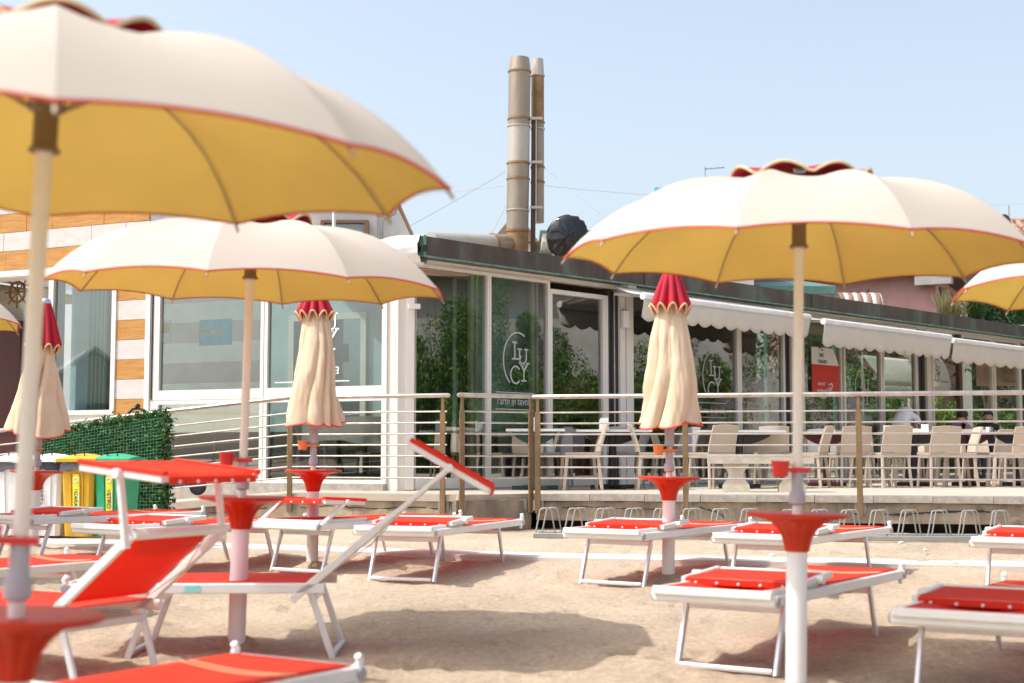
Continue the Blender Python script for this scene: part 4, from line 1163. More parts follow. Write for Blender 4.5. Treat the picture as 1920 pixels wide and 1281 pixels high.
# ================================================================ bike racks
def bike_rack(label, a, b, n):
    t = thing('bike_rack', label, 'bike rack', (a.x, a.y, gz(a.y)), math.atan2((b - a).y, (b - a).x), 'bike racks at the terrace wall')
    L = (b - a).length
    for y in (0, .42):
        m = M(); m.beam((0, y, .03), (L, y, .03), .03, .05); build('base_bar', m, 'galv', t)
    for x in (.01, L - .01):
        m = M(); m.beam((x, .015, .02), (x, .405, .02), .03, .03); build('cross_bar', m, 'galv', t)
    me = {}
    sp = L / n
    for i in range(n):
        for j, (y, dx) in enumerate(((0.0, 0.0), (.10, .055))):
            if j not in me:
                m = M(); w = .19
                m.tube([(0, 0, .05), (.045, .02, .275), (.055, .022, .29), (.07, .024, .295), (w - .06, .024, .295), (w - .045, .024, .285), (w - .035, .026, .27), (w, .05, .05)], .0075, 8)
                me[j] = build('wheel_hoop', m, 'galv', t, loc=(.02 + i * sp + dx, y, 0)).data
            else: link('wheel_hoop', me[j], t, (.02 + i * sp + dx, y, 0))
    return t
ra, rb = pd(1000, 14.1), pd(1900, 13.55)
rm = ra + (rb - ra) * .5
bike_rack('galvanised bike rack left of and behind the right closed umbrella', ra, rm - unit(rb - ra) * .05, 8)
bike_rack('galvanised bike rack at right beyond the large tray', rm + unit(rb - ra) * .05, rb, 8)

# ================================================================ recycling bins, hedge panel, scooter
def bin_(label, px, d, m_, bag, rz, body, group='recycling bins', lab=True, h=.74):
    p = pd(px, d)
    t = thing('recycling_bin', label, 'bin', (p.x, p.y, gz(p.y)), rz, group)
    m = M(); b, tp = (.145, .145), (.175, .185)
    def ringp(f, z): 
        hx = b[0] + (tp[0] - b[0]) * f; hy = b[1] + (tp[1] - b[1]) * f; c = .035
        return [(hx - c, -hy, z), (hx, -hy + c, z), (hx, hy - c, z), (hx - c, hy, z), (-hx + c, hy, z), (-hx, hy - c, z), (-hx, -hy + c, z), (-hx + c, -hy, z)]
    vs = ringp(0, .02) + ringp(1, h); fs = [(i, (i + 1) % 8, 8 + (i + 1) % 8, 8 + i) for i in range(8)] + [tuple(range(7, -1, -1)), tuple(range(8, 16))]
    m.add(vs, fs); build('body', m, m_, t)
    for x in (-.05, .06):
        m = M(); m.beam((x, -.149, .06), (x * 1.2, -.187, h - .1), .006, .01, up=(0, -1, 0)); build('moulded_rib', m, m_, t)
    m = M()
    def bag_(u, v):
        a = 2 * math.pi * u; e = .24
        cx, cz = math.cos(a), math.sin(a)
        k = .19 * (abs(cx) ** 6 + abs(cz) ** 6) ** (-1 / 6) * 1.03
        z = h + .0 - .05 * v - .06 * v * (.5 + .5 * noise.noise(Vector((u * 14, px, 0)))) 
        k += .012 * v + .008 * noise.noise(Vector((u * 25, v * 4, px)))
        return Vector((k * cx, k * cz, z))
    m.grid(bag_, 64, 4, flip=True); build('bin_liner', m, bag, t, smooth=180)
    m = M(); m.slab(lambda u, v: (((u - .5) * .42, (v - .5) * .42, h + .025 + .055 * math.sin(math.pi * v) * (.4 + .6 * math.sin(math.pi * u)) ), (0, 0, 1)), 10, 10, .03); lid = build('lid', m, m_, t, smooth=60)
    m = M(); m.tube([(-.05, -.12, h + .06), (-.05, -.13, h + .11), (.05, -.13, h + .11), (.05, -.12, h + .06)], .008, 6); build('handle', m, 'rubber', lid)
    if lab:
        yl = lambda z: -.149 - (.038) * (z - .06) / (h - .16) - .006
        if body != 'CARTA':
            m = M(); zc = .40; hh = .23
            pts = [(-.035, -hh), (.035, -hh)] + [(.035, hh)] + [(-.035, hh)]
            m.slab(lambda u, v: (((-.036 + .072 * u) * (1 if .06 < v < .94 else .72), yl(zc - hh + 2 * hh * v) , zc - hh + 2 * hh * v), (0, -1, 0)), 4, 14, .004); lb_ = build('label', m, 'label_yellow', t)
            m = M(); m.tube([(.022 * math.cos(k * 1.047), yl(.57) - .004, .575 + .022 * math.sin(k * 1.047)) for k in range(6)], .006, 5, closed=True); build('recycling_mark', m, 'paper', lb_)
            m = M(); m.beam((.026, yl(.3) - .003, .22), (.026, yl(.45) - .003, .46), .012, .003, up=(0, -1, 0)); build('label_stripe', m, 'paper', lb_)
            lettering(body, .062 if len(body) < 7 else .05, 'ink_black', t, (-.004, yl(.40) - .006, .39), (math.pi / 2 - .0, math.pi / 2, 0))
        else:
            lettering(body, .062, 'ink_black', t, (-.03, yl(.40) - .003, .42), (math.pi / 2, math.pi / 2, 0))
    return t
bz = D2R(-10)
bin_('white bin with white lid, farthest left of the bins, half hidden by the umbrella pole', 40, 14.45, 'bin_white', 'bag_grey', bz, 'CARTA', lab=False)
bin_('white paper bin with dark liner and CARTA printed down its front', 103, 14.35, 'bin_white', 'bag_dark', bz, 'CARTA')
bin_('yellow plastics bin with grey liner and yellow label', 163, 14.25, 'bin_yellow', 'bag_grey', bz, 'PLASTICA/LATTINE')
bin_('green glass bin with grey liner, VETRO on a yellow label', 224, 14.2, 'bin_green', 'bag_grey', bz, 'VETRO')
def leaf_cloud(name, pts, size, mats, parent=None, kind=None, loc=None, rz=None, flat=None):
    m = M()
    for p in pts:
        s = size * random.uniform(.6, 1.3)
        d = Vector((random.gauss(0, 1), random.gauss(0, 1), random.gauss(0, .8)))
        if flat: d += Vector(flat)
        d.normalize(); t = d.orthogonal().normalized(); t = Matrix.Rotation(random.uniform(0, 6.28), 3, d) @ t; b = d.cross(t)
        p = Vector(p); mi = random.choices(range(len(mats)), weights=[3, 2, 1, .4][:len(mats)])[0]
        m.add([p - t * s, p + b * s * .42 + d * s * .12, p + t * s, p - b * s * .42 + d * s * .12], [(0, 1, 2, 3)], mi)
    return build(name, m, mats, parent, loc=loc, rz=rz, smooth=0, kind=kind)
ha, hb2 = pd(50, 15.6), pd(312, 15.1)
hz0a, hz1a, hz0b, hz1b = .62, at(70, 822, 15.6).z, at(300, 972, 15.1).z, at(305, 775, 15.1).z
th = thing('ivy_screen', 'green artificial ivy panel with plastic net tied to the ramp railing', 'screen', (ha.x, ha.y, 0), math.atan2((hb2 - ha).y, (hb2 - ha).x))
HL = (hb2 - ha).length
def hz(u): return hz0a + (hz0b - hz0a) * u, hz1a + (hz1b - hz1a) * u
pts = []
for i in range(21000):
    u = random.random(); z0, z1 = hz(u); v = random.random()
    pts.append((u * HL + random.gauss(0, .008), random.gauss(0, .035), z0 + (z1 - z0) * v + .02 * noise.noise(Vector((u * 20, 0, v * 9)))))
for i in range(900):
    u = random.random(); z0, z1 = hz(u); pts.append((u * HL, random.gauss(0, .04), z1 + abs(random.gauss(0, .03)) + .025 * noise.noise(Vector((u * 14, 0, 0)))))
for i in range(700):
    z0, z1 = hz(1); pts.append((HL + abs(random.gauss(0, .03)), random.gauss(0, .05), z0 + (z1 - z0) * random.random()))
leaf_cloud('foliage', pts, .029, ['leaf_fake', 'leaf_mid', 'leaf_dark', 'leaf_dry'], th, kind='stuff')
m = M(); k = 0
z0, z1 = hz(0); zl, zh_ = .65, hz(1)[1]
for i in range(int(HL / .036)):
    x = .01 + i * .036; a_, b_ = hz(x / HL); m.beam((x, -.075, a_ + .05), (x, -.075, b_ - .03), .003, .003)
for i in range(28):
    for seg in range(1):
        q0, q1 = hz(0), hz(1); f = (i + .5) / 28
        m.beam((0, -.076, q0[0] + .05 + (q0[1] - q0[0] - .08) * f), (HL, -.076, q1[0] + .05 + (q1[1] - q1[0] - .08) * f), .003, .003)
build('net', m, 'net_green', th, kind='stuff', smooth=0)
# scooter parked on the ramp
sc0 = at(371, 912, 17.0); sc1 = at(268, 915, 17.15)
ts = thing('electric_scooter', 'black kick scooter on the ramp, handlebar showing over the hedge panel', 'scooter', (sc0.x, sc0.y, sc0.z - .11), math.atan2(sc0.y - sc1.y, sc0.x - sc1.x))
def wheel(x):
    m = M(); m.lathe([(.05, -.025), (.085, -.028), (.103, -.018), (.108, 0), (.103, .018), (.085, .028), (.05, .025)], 24); w = build('wheel', m, 'rubber', ts, loc=(x, 0, .11), rot=(math.pi / 2, 0, 0))
    m = M(); m.lathe([(.001, -.024), (.052, -.022), (.052, .022), (.001, .024)], 16); build('rim', m, 'scooter_grey', w)
wheel(0); wheel(-.92)
m = M(); m.slab(lambda u, v: ((-.80 + .68 * u, -.075 + .15 * v, .125 + .02 * max(0, u - .8) * 5), (0, 0, 1)), 10, 2, .05); build('deck', m, 'scooter_grey', ts)
m = M(); m.slab(lambda u, v: ((-.135 * math.cos(.2 + u * 2.3), -.035 + .07 * v, .11 + .135 * math.sin(.2 + u * 2.3)), (0, 0, 1)), 14, 2, .012); build('mudguard', m, 'scooter_black', ts)
m = M(); m.box((.105, 0, .235), (.03, .045, .05)); build('tail_lamp', m, 'lamp_red', ts)
ht = at(272, 768, 17.15); hh = ht.z - (sc0.z - .11)
m = M(); m.tube([(-.92, 0, .15), (-.86, 0, .3), (-.80, 0, hh - .02)], .022, 10); build('stem', m, 'scooter_black', ts)
m = M(); m.tube([(-.80, -.22, hh - .05), (-.79, -.15, hh), (-.79, 0, hh + .01), (-.79, .15, hh), (-.80, .22, hh - .05)], [.017, .015, .012, .015, .017], 8); build('handlebar', m, 'scooter_black', ts)
m = M(); m.ball((-.79, -.02, hh + .04), .04, 10, 6, sc=(.7, 1.3, .8)); m.tube([(-.79, -.12, hh), (-.84, -.16, hh - .04)], .008, 6); build('display', m, 'scooter_black', ts)
# ship's wheel hanging in the doorway
c = FL.w(FL.x(28, .6), .6, FL.z(28, 548, .6))
m = M(); R_ = .15
m.tube([(R_ * math.cos(k * math.pi / 12), 0, R_ * math.sin(k * math.pi / 12)) for k in range(24)], .02, 8, closed=True)
for k in range(8):
    a = k * math.pi / 4; m.tube([(0, 0, 0), (.24 * math.cos(a), 0, .24 * math.sin(a))], [.01, .014], 6)
m.ball((0, 0, 0), .04, 10, 6)
tag(build('ship_wheel', m, 'wheel_wood', loc=c, rz=FL.a), 'wooden ship wheel hanging in the dark doorway at far left', 'ship wheel')
# ================================================================ on and behind the roof
def flue(name, label, px_t, px_b, dia, secs, D, cat='chimney', cone=True):
    t0 = at(px_b, 470, D); x, y = t0.x, t0.y
    lean = (at(px_t, 120, D).x - x) / (at(px_t, 120, D).z - t0.z)
    t = thing(name, label, cat, (x, y, t0.z - .3), 0, None, rot=(0, math.atan(lean), 0))
    zb = t0.z - .3; r = dia / 2
    ys = [at(px_b, s[0], D).z - zb for s in secs]
    for i in range(len(secs) - 1):
        m = M(); m.lathe([(r, ys[i] + .004), (r, ys[i + 1] - .004)], 28); build('pipe_section', m, secs[i][1], t)
        m = M(); h = .035; m.lathe([(r + .001, ys[i + 1] - h), (r + .014, ys[i + 1] - h + .006), (r + .014, ys[i + 1] - .006), (r + .001, ys[i + 1])], 28); build('pipe_band', m, secs[i][2], t)
    m = M(); zc = ys[-1]; zt = at(px_t, secs[-1][3], D).z - zb
    m.lathe([(r * 1.02, zc), (r * .86, zt), (r * .80, zt - .004), (r * .93, zc + .05)], 28, caps=False); build('cone_top', m, secs[-1][1], t)
    return t, zb
D1 = 22.0
f1, zb1 = flue('flue_pipe', 'wide rusty steel flue pipe, left of the pair on the roof', 974, 969, .345, [(505, 'flue_rust', 'flue_rust'), (432, 'flue_steel', 'flue_bright'), (393, 'flue_steel', 'flue_rust'), (334, 'flue_steel', 'flue_rust'), (305, 'flue_bright', 'flue_bright'), (235, 'flue_steel', 'flue_rust'), (222, 'flue_steel', 'flue_rust'), (133, 'flue_steel', 'flue_rust', 109)], D1)
f2, zb2 = flue('flue_pipe', 'narrow brown flue pipe with shiny cone, right of the pair on the roof', 1008, 1008, .205, [(418, 'flue_steel', 'flue_rust'), (340, 'flue_steel', 'flue_rust'), (312, 'flue_steel', 'flue_bright'), (240, 'flue_steel', 'flue_rust'), (228, 'flue_rust', 'flue_bright'), (140, 'flue_bright', 'flue_bright', 111)], D1 + .25)
f2b = f2
pb, pt = at(999, 500, D1 + .05), at(1001, 220, D1 + .05)
tb = thing('flue_support', 'dark brown mast with pale strip between the two flue pipes', 'mast', pb)
m = M(); m.beam((0, .02, 0), pt - pb + Vector((0, .02, 0)), .075, .05, up=(0, 1, 0)); build('mast', m, 'bracket_brown', tb)
m = M(); q0, q1 = at(1005, 420, D1) - pb, at(1005.5, 222, D1) - pb; m.beam(q0, q1, .022, .02, up=(0, 1, 0)); build('strip', m, 'flue_bright', tb)
for py in (222, 304, 389):
    q = at(1003, py, D1 - .03) - pb; m = M(); m.beam(q + Vector((-.08, 0, 0)), q + Vector((.12, 0, 0)), .03, .045); build('clamp', m, 'flue_bright', tb)
# horizontal duct from the flue over the roof
a, b = at(968, 459, D1), at(835, 455, D1 - 1.0)
t = thing('roof_duct', 'pale horizontal duct on the roof leading into the wide flue', 'duct', a)
m = M(); v = b - a; m.tube([Vector((-.10, 0, 0)), v * .35], .16, 20); build('duct_section', m, 'flue_steel', t)
m = M(); m.tube([v * .36, v * 1.2], .15, 20); build('duct_section', m, 'flue_bright', t)
m = M(); m.tube([v * .35, v * .36], .172, 20); build('duct_band', m, 'flue_rust', t)
# wires
def wire(label, pts, r=.0032):
    m = M(); full = []
    a, b = at(*pts[0]), at(*pts[-1]); sag = .004 * (b - a).length
    for i in range(17):
        u = i / 16; full.append(a.lerp(b, u) - Vector((0, 0, sag * 4 * u * (1 - u))) - a)
    m.tube(full, r, 5)
    o = build('guy_wire', m, 'rib_grey', loc=a); tag(o, label, 'wire', 'thin wires around the flue pipes')
wire('thin guy wire from the wide flue down left to the roof edge', [(948, 322, D1), (742, 438, 19.5)])
wire('thin guy wire from the flue pair down right behind the umbrella', [(1018, 312, D1), (1130, 405, 20.5)])
wire('thin wire crossing the sky left of the flue pipes', [(952, 348, 26), (720, 372, 30)])
wire('thin wire crossing the sky right of the flue pipes', [(1020, 348, 26), (1260, 368, 30)])
wire('short guy wire low beside the wide flue', [(950, 385, D1), (915, 450, 20.5)])
wire('thin wire above the tiled roof at upper right', [(1700, 390, 44), (1960, 380, 44)])
# wrapped dish
c = at(1064, 445, 21.5)
t = thing('wrapped_dish', 'round dish wrapped in shiny black plastic beside the flue pipes', 'dish', c, D2R(0))
m = M()
def dish(u, v):
    a = 2 * math.pi * u; r = .32 * math.sin(v * math.pi) ** .55
    n = .03 * noise.noise(Vector((math.cos(a) * 3, math.sin(a) * 3, v * 6))) + .012 * noise.noise(Vector((math.cos(a) * 9, math.sin(a) * 9, v * 14)))
    return Vector((r * math.cos(a) * 1.0 + n, (v - .5) * .26 + .5 * n, r * math.sin(a) * 1.08 + n))
m.grid(dish, 64, 20); build('plastic_wrap', m, 'black_bag', t, smooth=40)
m = M(); m.tube([(.03, .05, -.2), (.05, .06, -.75)], .03, 8); build('stand', m, 'bracket_brown', t)
# ---- houses and sheds behind
def house_box(m, x0, x1, y0, y1, z0, z1, mi=0): bx(m, x0, x1, y0, y1, z0, z1, mi)
def win(parent, x0, x1, z0, z1, y, fm='window_white'):
    m = M(); ring(m, x0, x1, z0, z1, .08, .08, .08, .08, y - .04, y + .04); w = build('window', m, fm, parent); pane(w, x0 + .08, x1 - .08, z0 + .08, z1 - .08, y, 'pane_dark'); return w
# white house behind the roof at left
D = 31.0; a = at(560, 470, D); b = at(706, 470, D); zt = at(640, 385, D).z
t = thing('white_house', 'white house with brown eave and gutter pipe behind the tarpaulin', 'house', (a.x, a.y, .49))
W_ = b.x - a.x; H_ = zt - .49
m = M(); bx(m, -6, W_, 0, 7, 0, H_ + .25); build('wall', m, 'plaster_white', t)
m = M(); m.prism([(-6.5, -.4), (W_ + .35, -.4), (W_ + .35, 7.4), (-6.5, 7.4)], H_ + .26, H_ + .40); rf = build('roof', m, 'terracotta', t)
z1 = at(735, 432, D).z - .49
m = M(); bx(m, W_ - .01, W_ + .32, .2, 6.5, z1 - .2, H_ + .25); build('eave', m, 'plaster_white', t)
m = M(); m.tube([(W_ + .42, -.1, H_ + .2), (W_ + .44, -.1, H_ - .05), (W_ + .40, -.1, H_ - .2), (W_ + .15, -.1, H_ - .32), (W_ + .12, -.1, H_ - .42), (W_ + .12, -.1, H_ - 1.6)], .035, 8); build('gutter_pipe', m, 'galv', t)
x0, x1 = at(600, 416, D - .3).x - a.x, at(690, 416, D - .3).x - a.x; za, zb_ = at(650, 442, D).z - .49, at(650, 416, D).z - .49
m = M(); ring(m, x0, x1, za - .6, zb_, .08, .1, .06, .06, -.25, -.05); w = build('window_box', m, 'stripe_brown', t); pane(w, x0 + .08, x1 - .1, za - .55, zb_ - .06, -.12, 'pane_pale')
m = M(); c = at(626, 445, 26); m.tube([(0, 0, 0), (0, 0, 2.4)], .035, 8); o = build('white_post', m, 'tube_white', loc=(c.x, c.y, c.z - .8)); tag(o, 'thin white post rising behind the left middle umbrella', 'post')
# pink house
D = 40.0; a = at(1420, 560, D); b = at(1755, 560, D); zt = at(1700, 515, D).z
t = thing('pink_house', 'pink plastered house behind the restaurant roof at right', 'house', (b.x, b.y, .49), D2R(-27))
W_ = b.x - a.x; H_ = zt - .49
m = M(); bx(m, -W_, 0, 0, 7.5, 0, H_); build('wall', m, 'plaster_pink', t)
m = M(); bx(m, .002, .06, .5, 7.4, 0, H_ - .3); build('side_wall', m, 'stripe_brown', t)
m = M()
R_ = [(-W_ - .4, -.45), (.55, -.45), (.55, 8.0), (-W_ - .4, 8.0)]
vs = [(-W_ - .4, -.45, H_), (.55, -.45, H_), (.55, 8, H_ - .3), (-W_ - .4, 8, H_ - .3), (-W_ - .4, 3, H_ + 1.6), (.2, 3, H_ + 1.6)]
vs2 = [(x, y, z + .22) for x, y, z in vs]
m.add(vs + vs2, [(0, 3, 2, 1), (6, 7, 11, 10), (8, 9, 10, 11), (0, 1, 7, 6), (1, 2, 8, 11, 7), (2, 3, 9, 8), (3, 0, 6, 10, 9)]); build('roof', m, 'eave_dark', t)
m = M(); bx(m, -.5, .5, -.42, -.1, H_ - .32, H_ - .02); build('cornice', m, 'plaster_grey', t)
x0, x1 = at(1460, 575, D).x - b.x, at(1500, 575, D).x - b.x
for px in (1445, 1640):
    x0 = at(px, 575, D).x - b.x
    m = M(); ring(m, x0, x0 + .8, 2.2, 3.4, .08, .08, .08, .08, -.05, .03); w = build('window', m, 'window_white', t); pane(w, x0 + .08, x0 + .72, 2.28, 3.32, 0, 'pane_dark')
# striped quarter-round awning
c = at(1655, 578, 37.5); c0 = at(1578, 578, 37.5); L = c.x - c0.x
t = thing('striped_awning', 'brown and white striped quarter round awning before the pink house', 'awning', (c0.x, c0.y, c0.z - .25))
for k in range(9):
    m = M(); x0, x1 = L * k / 9, L * (k + 1) / 9
    m.slab(lambda u, v: ((x0 + (x1 - x0) * u, -.55 * math.sin(v * 1.571) * 1.0 + .5, .05 + .66 * (math.cos((1 - v) * 1.571) if False else math.cos(v * 1.571))), (0, -math.sin(v * 1.571), math.cos(v * 1.571))), 2, 8, .02)
    build('stripe_panel', m, 'stripe_brown' if k % 2 == 0 else 'awning_cloth', t, smooth=180)
m = M(); m.slab(lambda u, v: ((L + .012, .5 - .55 * math.sin(u * 1.571) * v, .05 + .66 * math.cos(u * 1.571) * v), (1, 0, 0)), 10, 2, .015); build('end_panel', m, 'tarp_white', t)
# green roofed pergola
a, b = at(1430, 524, 33), at(1566, 537, 33)
t = thing('glass_pergola', 'green metal pergola with slatted glass roof behind the front umbrella pole', 'pergola', (a.x, a.y, a.z))
L = b.x - a.x
m = M(); bx(m, 0, L, -.05, .05, -.35, -.18); build('beam', m, 'green_metal', t)
m = M(); bx(m, -.1, L - .5, 1.5, 1.6, .08, .2); build('beam', m, 'green_metal', t)
for k in range(9):
    x0 = L * k / 8
    m = M(); m.beam((x0, 0, -.18), (x0 * .9 - .2, 1.55, .12), .05, .05); build('rafter', m, 'green_metal', t)
    if k < 8:
        m = M(); x1 = L * (k + 1) / 8
        m.slab(lambda u, v: ((x0 + .03 + (x1 - x0 - .06) * u + (-.2 - .1 * x0) * v, 1.55 * v, -.165 + .30 * v), (0, 0, 1)), 1, 1, .02); build('roof_pane', m, 'green_metal', t, smooth=0)
for x in (.05, L - .05):
    m = M(); m.beam((x, 0, -.3), (x, 0, -3.5), .08, .08); build('post', m, 'green_metal', t)
# tiled roof house at upper right
D = 46.0; a = at(1838, 470, D); z0 = at(1900, 462, D).z; z1 = at(1900, 388, D).z
t = thing('tiled_house', 'house with old barrel tile roof at the upper right edge', 'house', (a.x, a.y, .49))
m = M(); bx(m, .9, 9, 1.5, 9, 0, z0 + .3); build('wall', m, 'plaster_pink', t)
rise = z1 - z0; dep = 2.6
m = M(); m.add([(-.6, .0, z0 - .49 - .3), (9, .0, z0 - .49 - .3), (9, dep + .4, z1 - .49 - .04), (-.6, dep + .4, z1 - .49 - .04), (-.6, 0, z0 - .49 - .5), (9, 0, z0 - .49 - .5), (9, dep + .4, z1 - .8), (-.6, dep + .4, z1 - .8)], [(0, 1, 2, 3), (7, 6, 5, 4), (0, 4, 5, 1), (1, 5, 6, 2), (2, 6, 7, 3), (3, 7, 4, 0)])
rfb = build('roof', m, 'terracotta', t)
tl = [M(), M()]
mesh_t = []
for mm in ('terracotta', 'terracotta_pale'):
    m = M(); n = 8; vs = []; 
    for (y, r) in ((0, .125), (.52, .10)):
        for k in range(n + 1):
            a_ = math.pi * k / n; vs.append((r * math.cos(a_), y, r * math.sin(a_) * .9))
    vs += [(x, y, z - .02) if False else (x * .86, y, z * .84) for x, y, z in vs]
    fs = []
    for k in range(n): fs += [(k, k + 1, n + 2 + k, n + 1 + k), (2 * n + 2 + k + 1, 2 * n + 2 + k, 3 * n + 3 + k, 3 * n + 4 + k), (k + 1, k, 2 * n + 2 + k, 2 * n + 3 + k)]
    m.add(vs, fs); o = build('tile', m, mm, rfb, loc=(0, 0, -50)); mesh_t.append(o.data); bpy.data.objects.remove(o)
sl = math.atan2(rise + .26, dep + .4); ns = 8
for i in range(11):
    for j in range(ns):
        f = j / ns
        o = link('tile', random.choice(mesh_t), rfb, (-.42 + i * .27 + random.uniform(-.012, .012), (dep + .4) * f, z0 - .49 - .25 + (rise + .26) * f + random.uniform(-.01, .015)), rot=(sl + random.uniform(-.03, .03), 0, random.uniform(-.03, .03)))
for i in range(8):
    link('tile', random.choice(mesh_t), rfb, (-.5 + i * .5, dep + .4, z1 - .49 + .02), rot=(0, 0, -math.pi / 2 + random.uniform(-.05, .05)))
m = M(); p = at(1893, 440, D - .5); m.tube([(0, 0, 0), (0, 0, .95)], .02, 6); o = build('pole', m, 'galv', t, loc=(p.x - a.x, p.y - a.y, p.z - .49))
m = M(); p = at(1884, 420, D - .9) ; m.ball((0, 0, 0), .28, 12, 8, sc=(.75, .2, 1.15)); build('roof_dish', m, 'scooter_black', t, loc=(p.x - a.x, p.y - a.y, p.z - .49))
# antenna
c = at(1322, 345, 38); tp = at(1322, 317, 38); e = at(1358, 314, 38)
t = thing('antenna', 'thin roof antenna above the right hand umbrella', 'antenna', c)
m = M(); m.tube([(0, 0, -3.5), tp - c + Vector((0, 0, .05))], .012, 6); build('mast', m, 'galv', t)
m = M(); m.tube([tp - c, e - c], .014, 6); build('boom', m, 'galv', t)
for k in (0.05, .35, .65, .97):
    q = (tp - c).lerp(e - c, k); m = M(); m.tube([q - Vector((.02, .12, 0)), q + Vector((.02, .12, 0))], .008, 5); build('element', m, 'galv', t)
# blue corner of a roof, tan gable and white eave behind the flues
c = at(1233, 350, 36); m = M(); m.prism([(-.08, 0), (.10, 0), (.10, 3), (-.08, 3)], -3, -.02); o = build('distant_roof', m, 'map_sea', loc=(c.x, c.y, c.z)); tag(o, 'tiny blue roof corner over the left shoulder of the right hand umbrella', 'roof')
c = at(936, 447, 34); t = thing('distant_house', 'tan gable just left of the wide flue pipe, far behind', 'house', (c.x, c.y, .49))
zz0 = c.z - .49; m = M(); bx(m, -.1, .85, 0, 5, 0, zz0 - .13); build('wall', m, 'plaster_white', t)
m = M(); pt_ = at(956, 415, 34); dx = pt_.x - c.x; dz = pt_.z - c.z
vs = [(-.2, -.3, zz0 - .12), (.42, -.3, zz0 + dz * 1.5), (.95, -.3, zz0 - .12)]
m.add(vs + [(x, 5.2, z) for x, y, z in vs], [(0, 1, 2), (5, 4, 3), (0, 3, 4, 1), (1, 4, 5, 2), (2, 5, 3, 0)]); build('roof', m, 'terracotta_pale', t)
c = at(1012, 448, 33); t = thing('distant_house', 'white house eave with green edge behind the wrapped dish', 'house', (c.x, c.y, .49))
m = M(); bx(m, .3, 5, 0, 5, 0, c.z - .6); build('wall', m, 'plaster_white', t)
m = M(); bx(m, .05, 5.4, -.3, 5, c.z - .6, c.z - .40); rf = build('eave', m, 'plaster_white', t)
m = M(); bx(m, .0, 5.4, -.34, 5, c.z - .395, c.z - .34); build('roof_edge', m, 'green_metal', t)
# white pillar, trees, grasses, beige shelter behind the roof at right
c = at(1809, 612, 36); m = M(); w = .11; m.prism([(-w, -w), (w, -w), (w, w), (-w, w)], -3.2, at(1809, 560, 36).z - c.z); o = build('white_pillar', m, 'plaster_white', loc=c); tag(o, 'white pillar among the greenery behind the roof', 'pillar')
def blob_points(n, c, r, seed, hollow=.55):
    out = []; rnd = random.Random(seed)
    cl = [(Vector((rnd.gauss(0, .5) * r[0], rnd.gauss(0, .5) * r[1], rnd.gauss(0, .42) * r[2])), rnd.uniform(.22, .5)) for _ in range(26)]
    while len(out) < n:
        q, s = rnd.choice(cl)
        d = Vector((rnd.gauss(0, 1), rnd.gauss(0, 1), rnd.gauss(0, 1))).normalized() * (hollow + (1 - hollow) * rnd.random())
        p = Vector((q.x + d.x * r[0] * s, q.y + d.y * r[1] * s, q.z + d.z * r[2] * s))
        out.append(Vector(c) + p)
    return out
def tree(name, label, cat, base, h, r, n, size, mats, seed, group=None, trunk=.12, flowers=None):
    t = thing(name, label, cat, base, 0, group)
    m = M(); m.tube([(0, 0, -.1), (.03, .02, h * .35), (-.02, .05, h * .7)], [trunk, trunk * .75, trunk * .4], 8); tk = build('trunk', m, 'bark', t)
    for k in range(4):
        a = k * 1.7 + seed; m = M(); m.tube([(0, 0, h * .35), (.3 * r[0] * math.cos(a), .3 * r[1] * math.sin(a), h * .55), (.6 * r[0] * math.cos(a), .6 * r[1] * math.sin(a), h * .75)], [trunk * .5, trunk * .35, trunk * .15], 6); build('limb', m, 'bark', tk)
    leaf_cloud('crown', blob_points(n, (0, 0, h - r[2] * .9), r, seed), size, mats, t)
    if flowers:
        rnd = random.Random(seed + 5); pts = [p for p in blob_points(flowers[1], (0, 0, h - r[2] * .9), (r[0] * 1.02, r[1] * 1.02, r[2]), seed, .9)]
        leaf_cloud('blossom', pts, size * 1.15, flowers[0], t, kind='stuff')
    return t
D = 35
for i, (px, hw, pyt, mats) in enumerate(((1850, .62, 556, ['leaf_dark', 'leaf_mid', 'leaf_dark']), (1905, .8, 552, ['leaf_mid', 'leaf_dark', 'leaf_mid']), (1965, .9, 550, ['leaf_dark', 'leaf_mid', 'leaf_dark']))):
    b = at(px, 640, D + i); zt = at(px, pyt, D + i).z
    tree('tree', ['round dark green tree beside the white pillar', 'bushy green tree below the far right umbrella', 'green tree at the right edge behind the roof'][i], 'tree', (b.x, b.y, .49), zt - .49, (hw, hw, 1.1), 4200, .075, mats, 11 + i, 'trees behind the restaurant roof')
for i, px in enumerate((1768, 1783, 1796, 1824, 1836)):
    b = at(px, 620, 33.5); m = M(); zt = at(px, 566 + 6 * (i % 3), 33.5).z - b.z + .25
    for k in range(55):
        a = random.uniform(0, 6.28); sp = random.uniform(.05, .38); h = zt * random.uniform(.6, 1.05)
        m.tube([(0, 0, -.3), (sp * .4 * math.cos(a), sp * .4 * math.sin(a), h * .6), (sp * math.cos(a), sp * math.sin(a), h)], [.008, .006, .012], 3)
    tag(build('ornamental_grass', m, 'grass_pale' if i < 3 else 'leaf_mid', loc=b), ['pale tuft of tall grass against the pink house corner', 'tall pale grass tuft right of the pink house', 'pale grass tuft left of the white pillar', 'green grass tuft right of the white pillar', 'second green grass tuft right of the white pillar'][i], 'plant', 'grass tufts behind the roof')
a = at(1862, 612, 30.5); t = thing('beige_shelter', 'low beige shelter roof behind the fascia at the right edge', 'shelter', a)
m = M(); bx(m, 0, 2.5, 0, 2, -.06, .03); build('roof', m, 'awning_cloth', t)
m = M(); bx(m, .2, 2.5, .1, 1.8, -1.2, -.065); build('wall', m, 'plaster_pink', t)

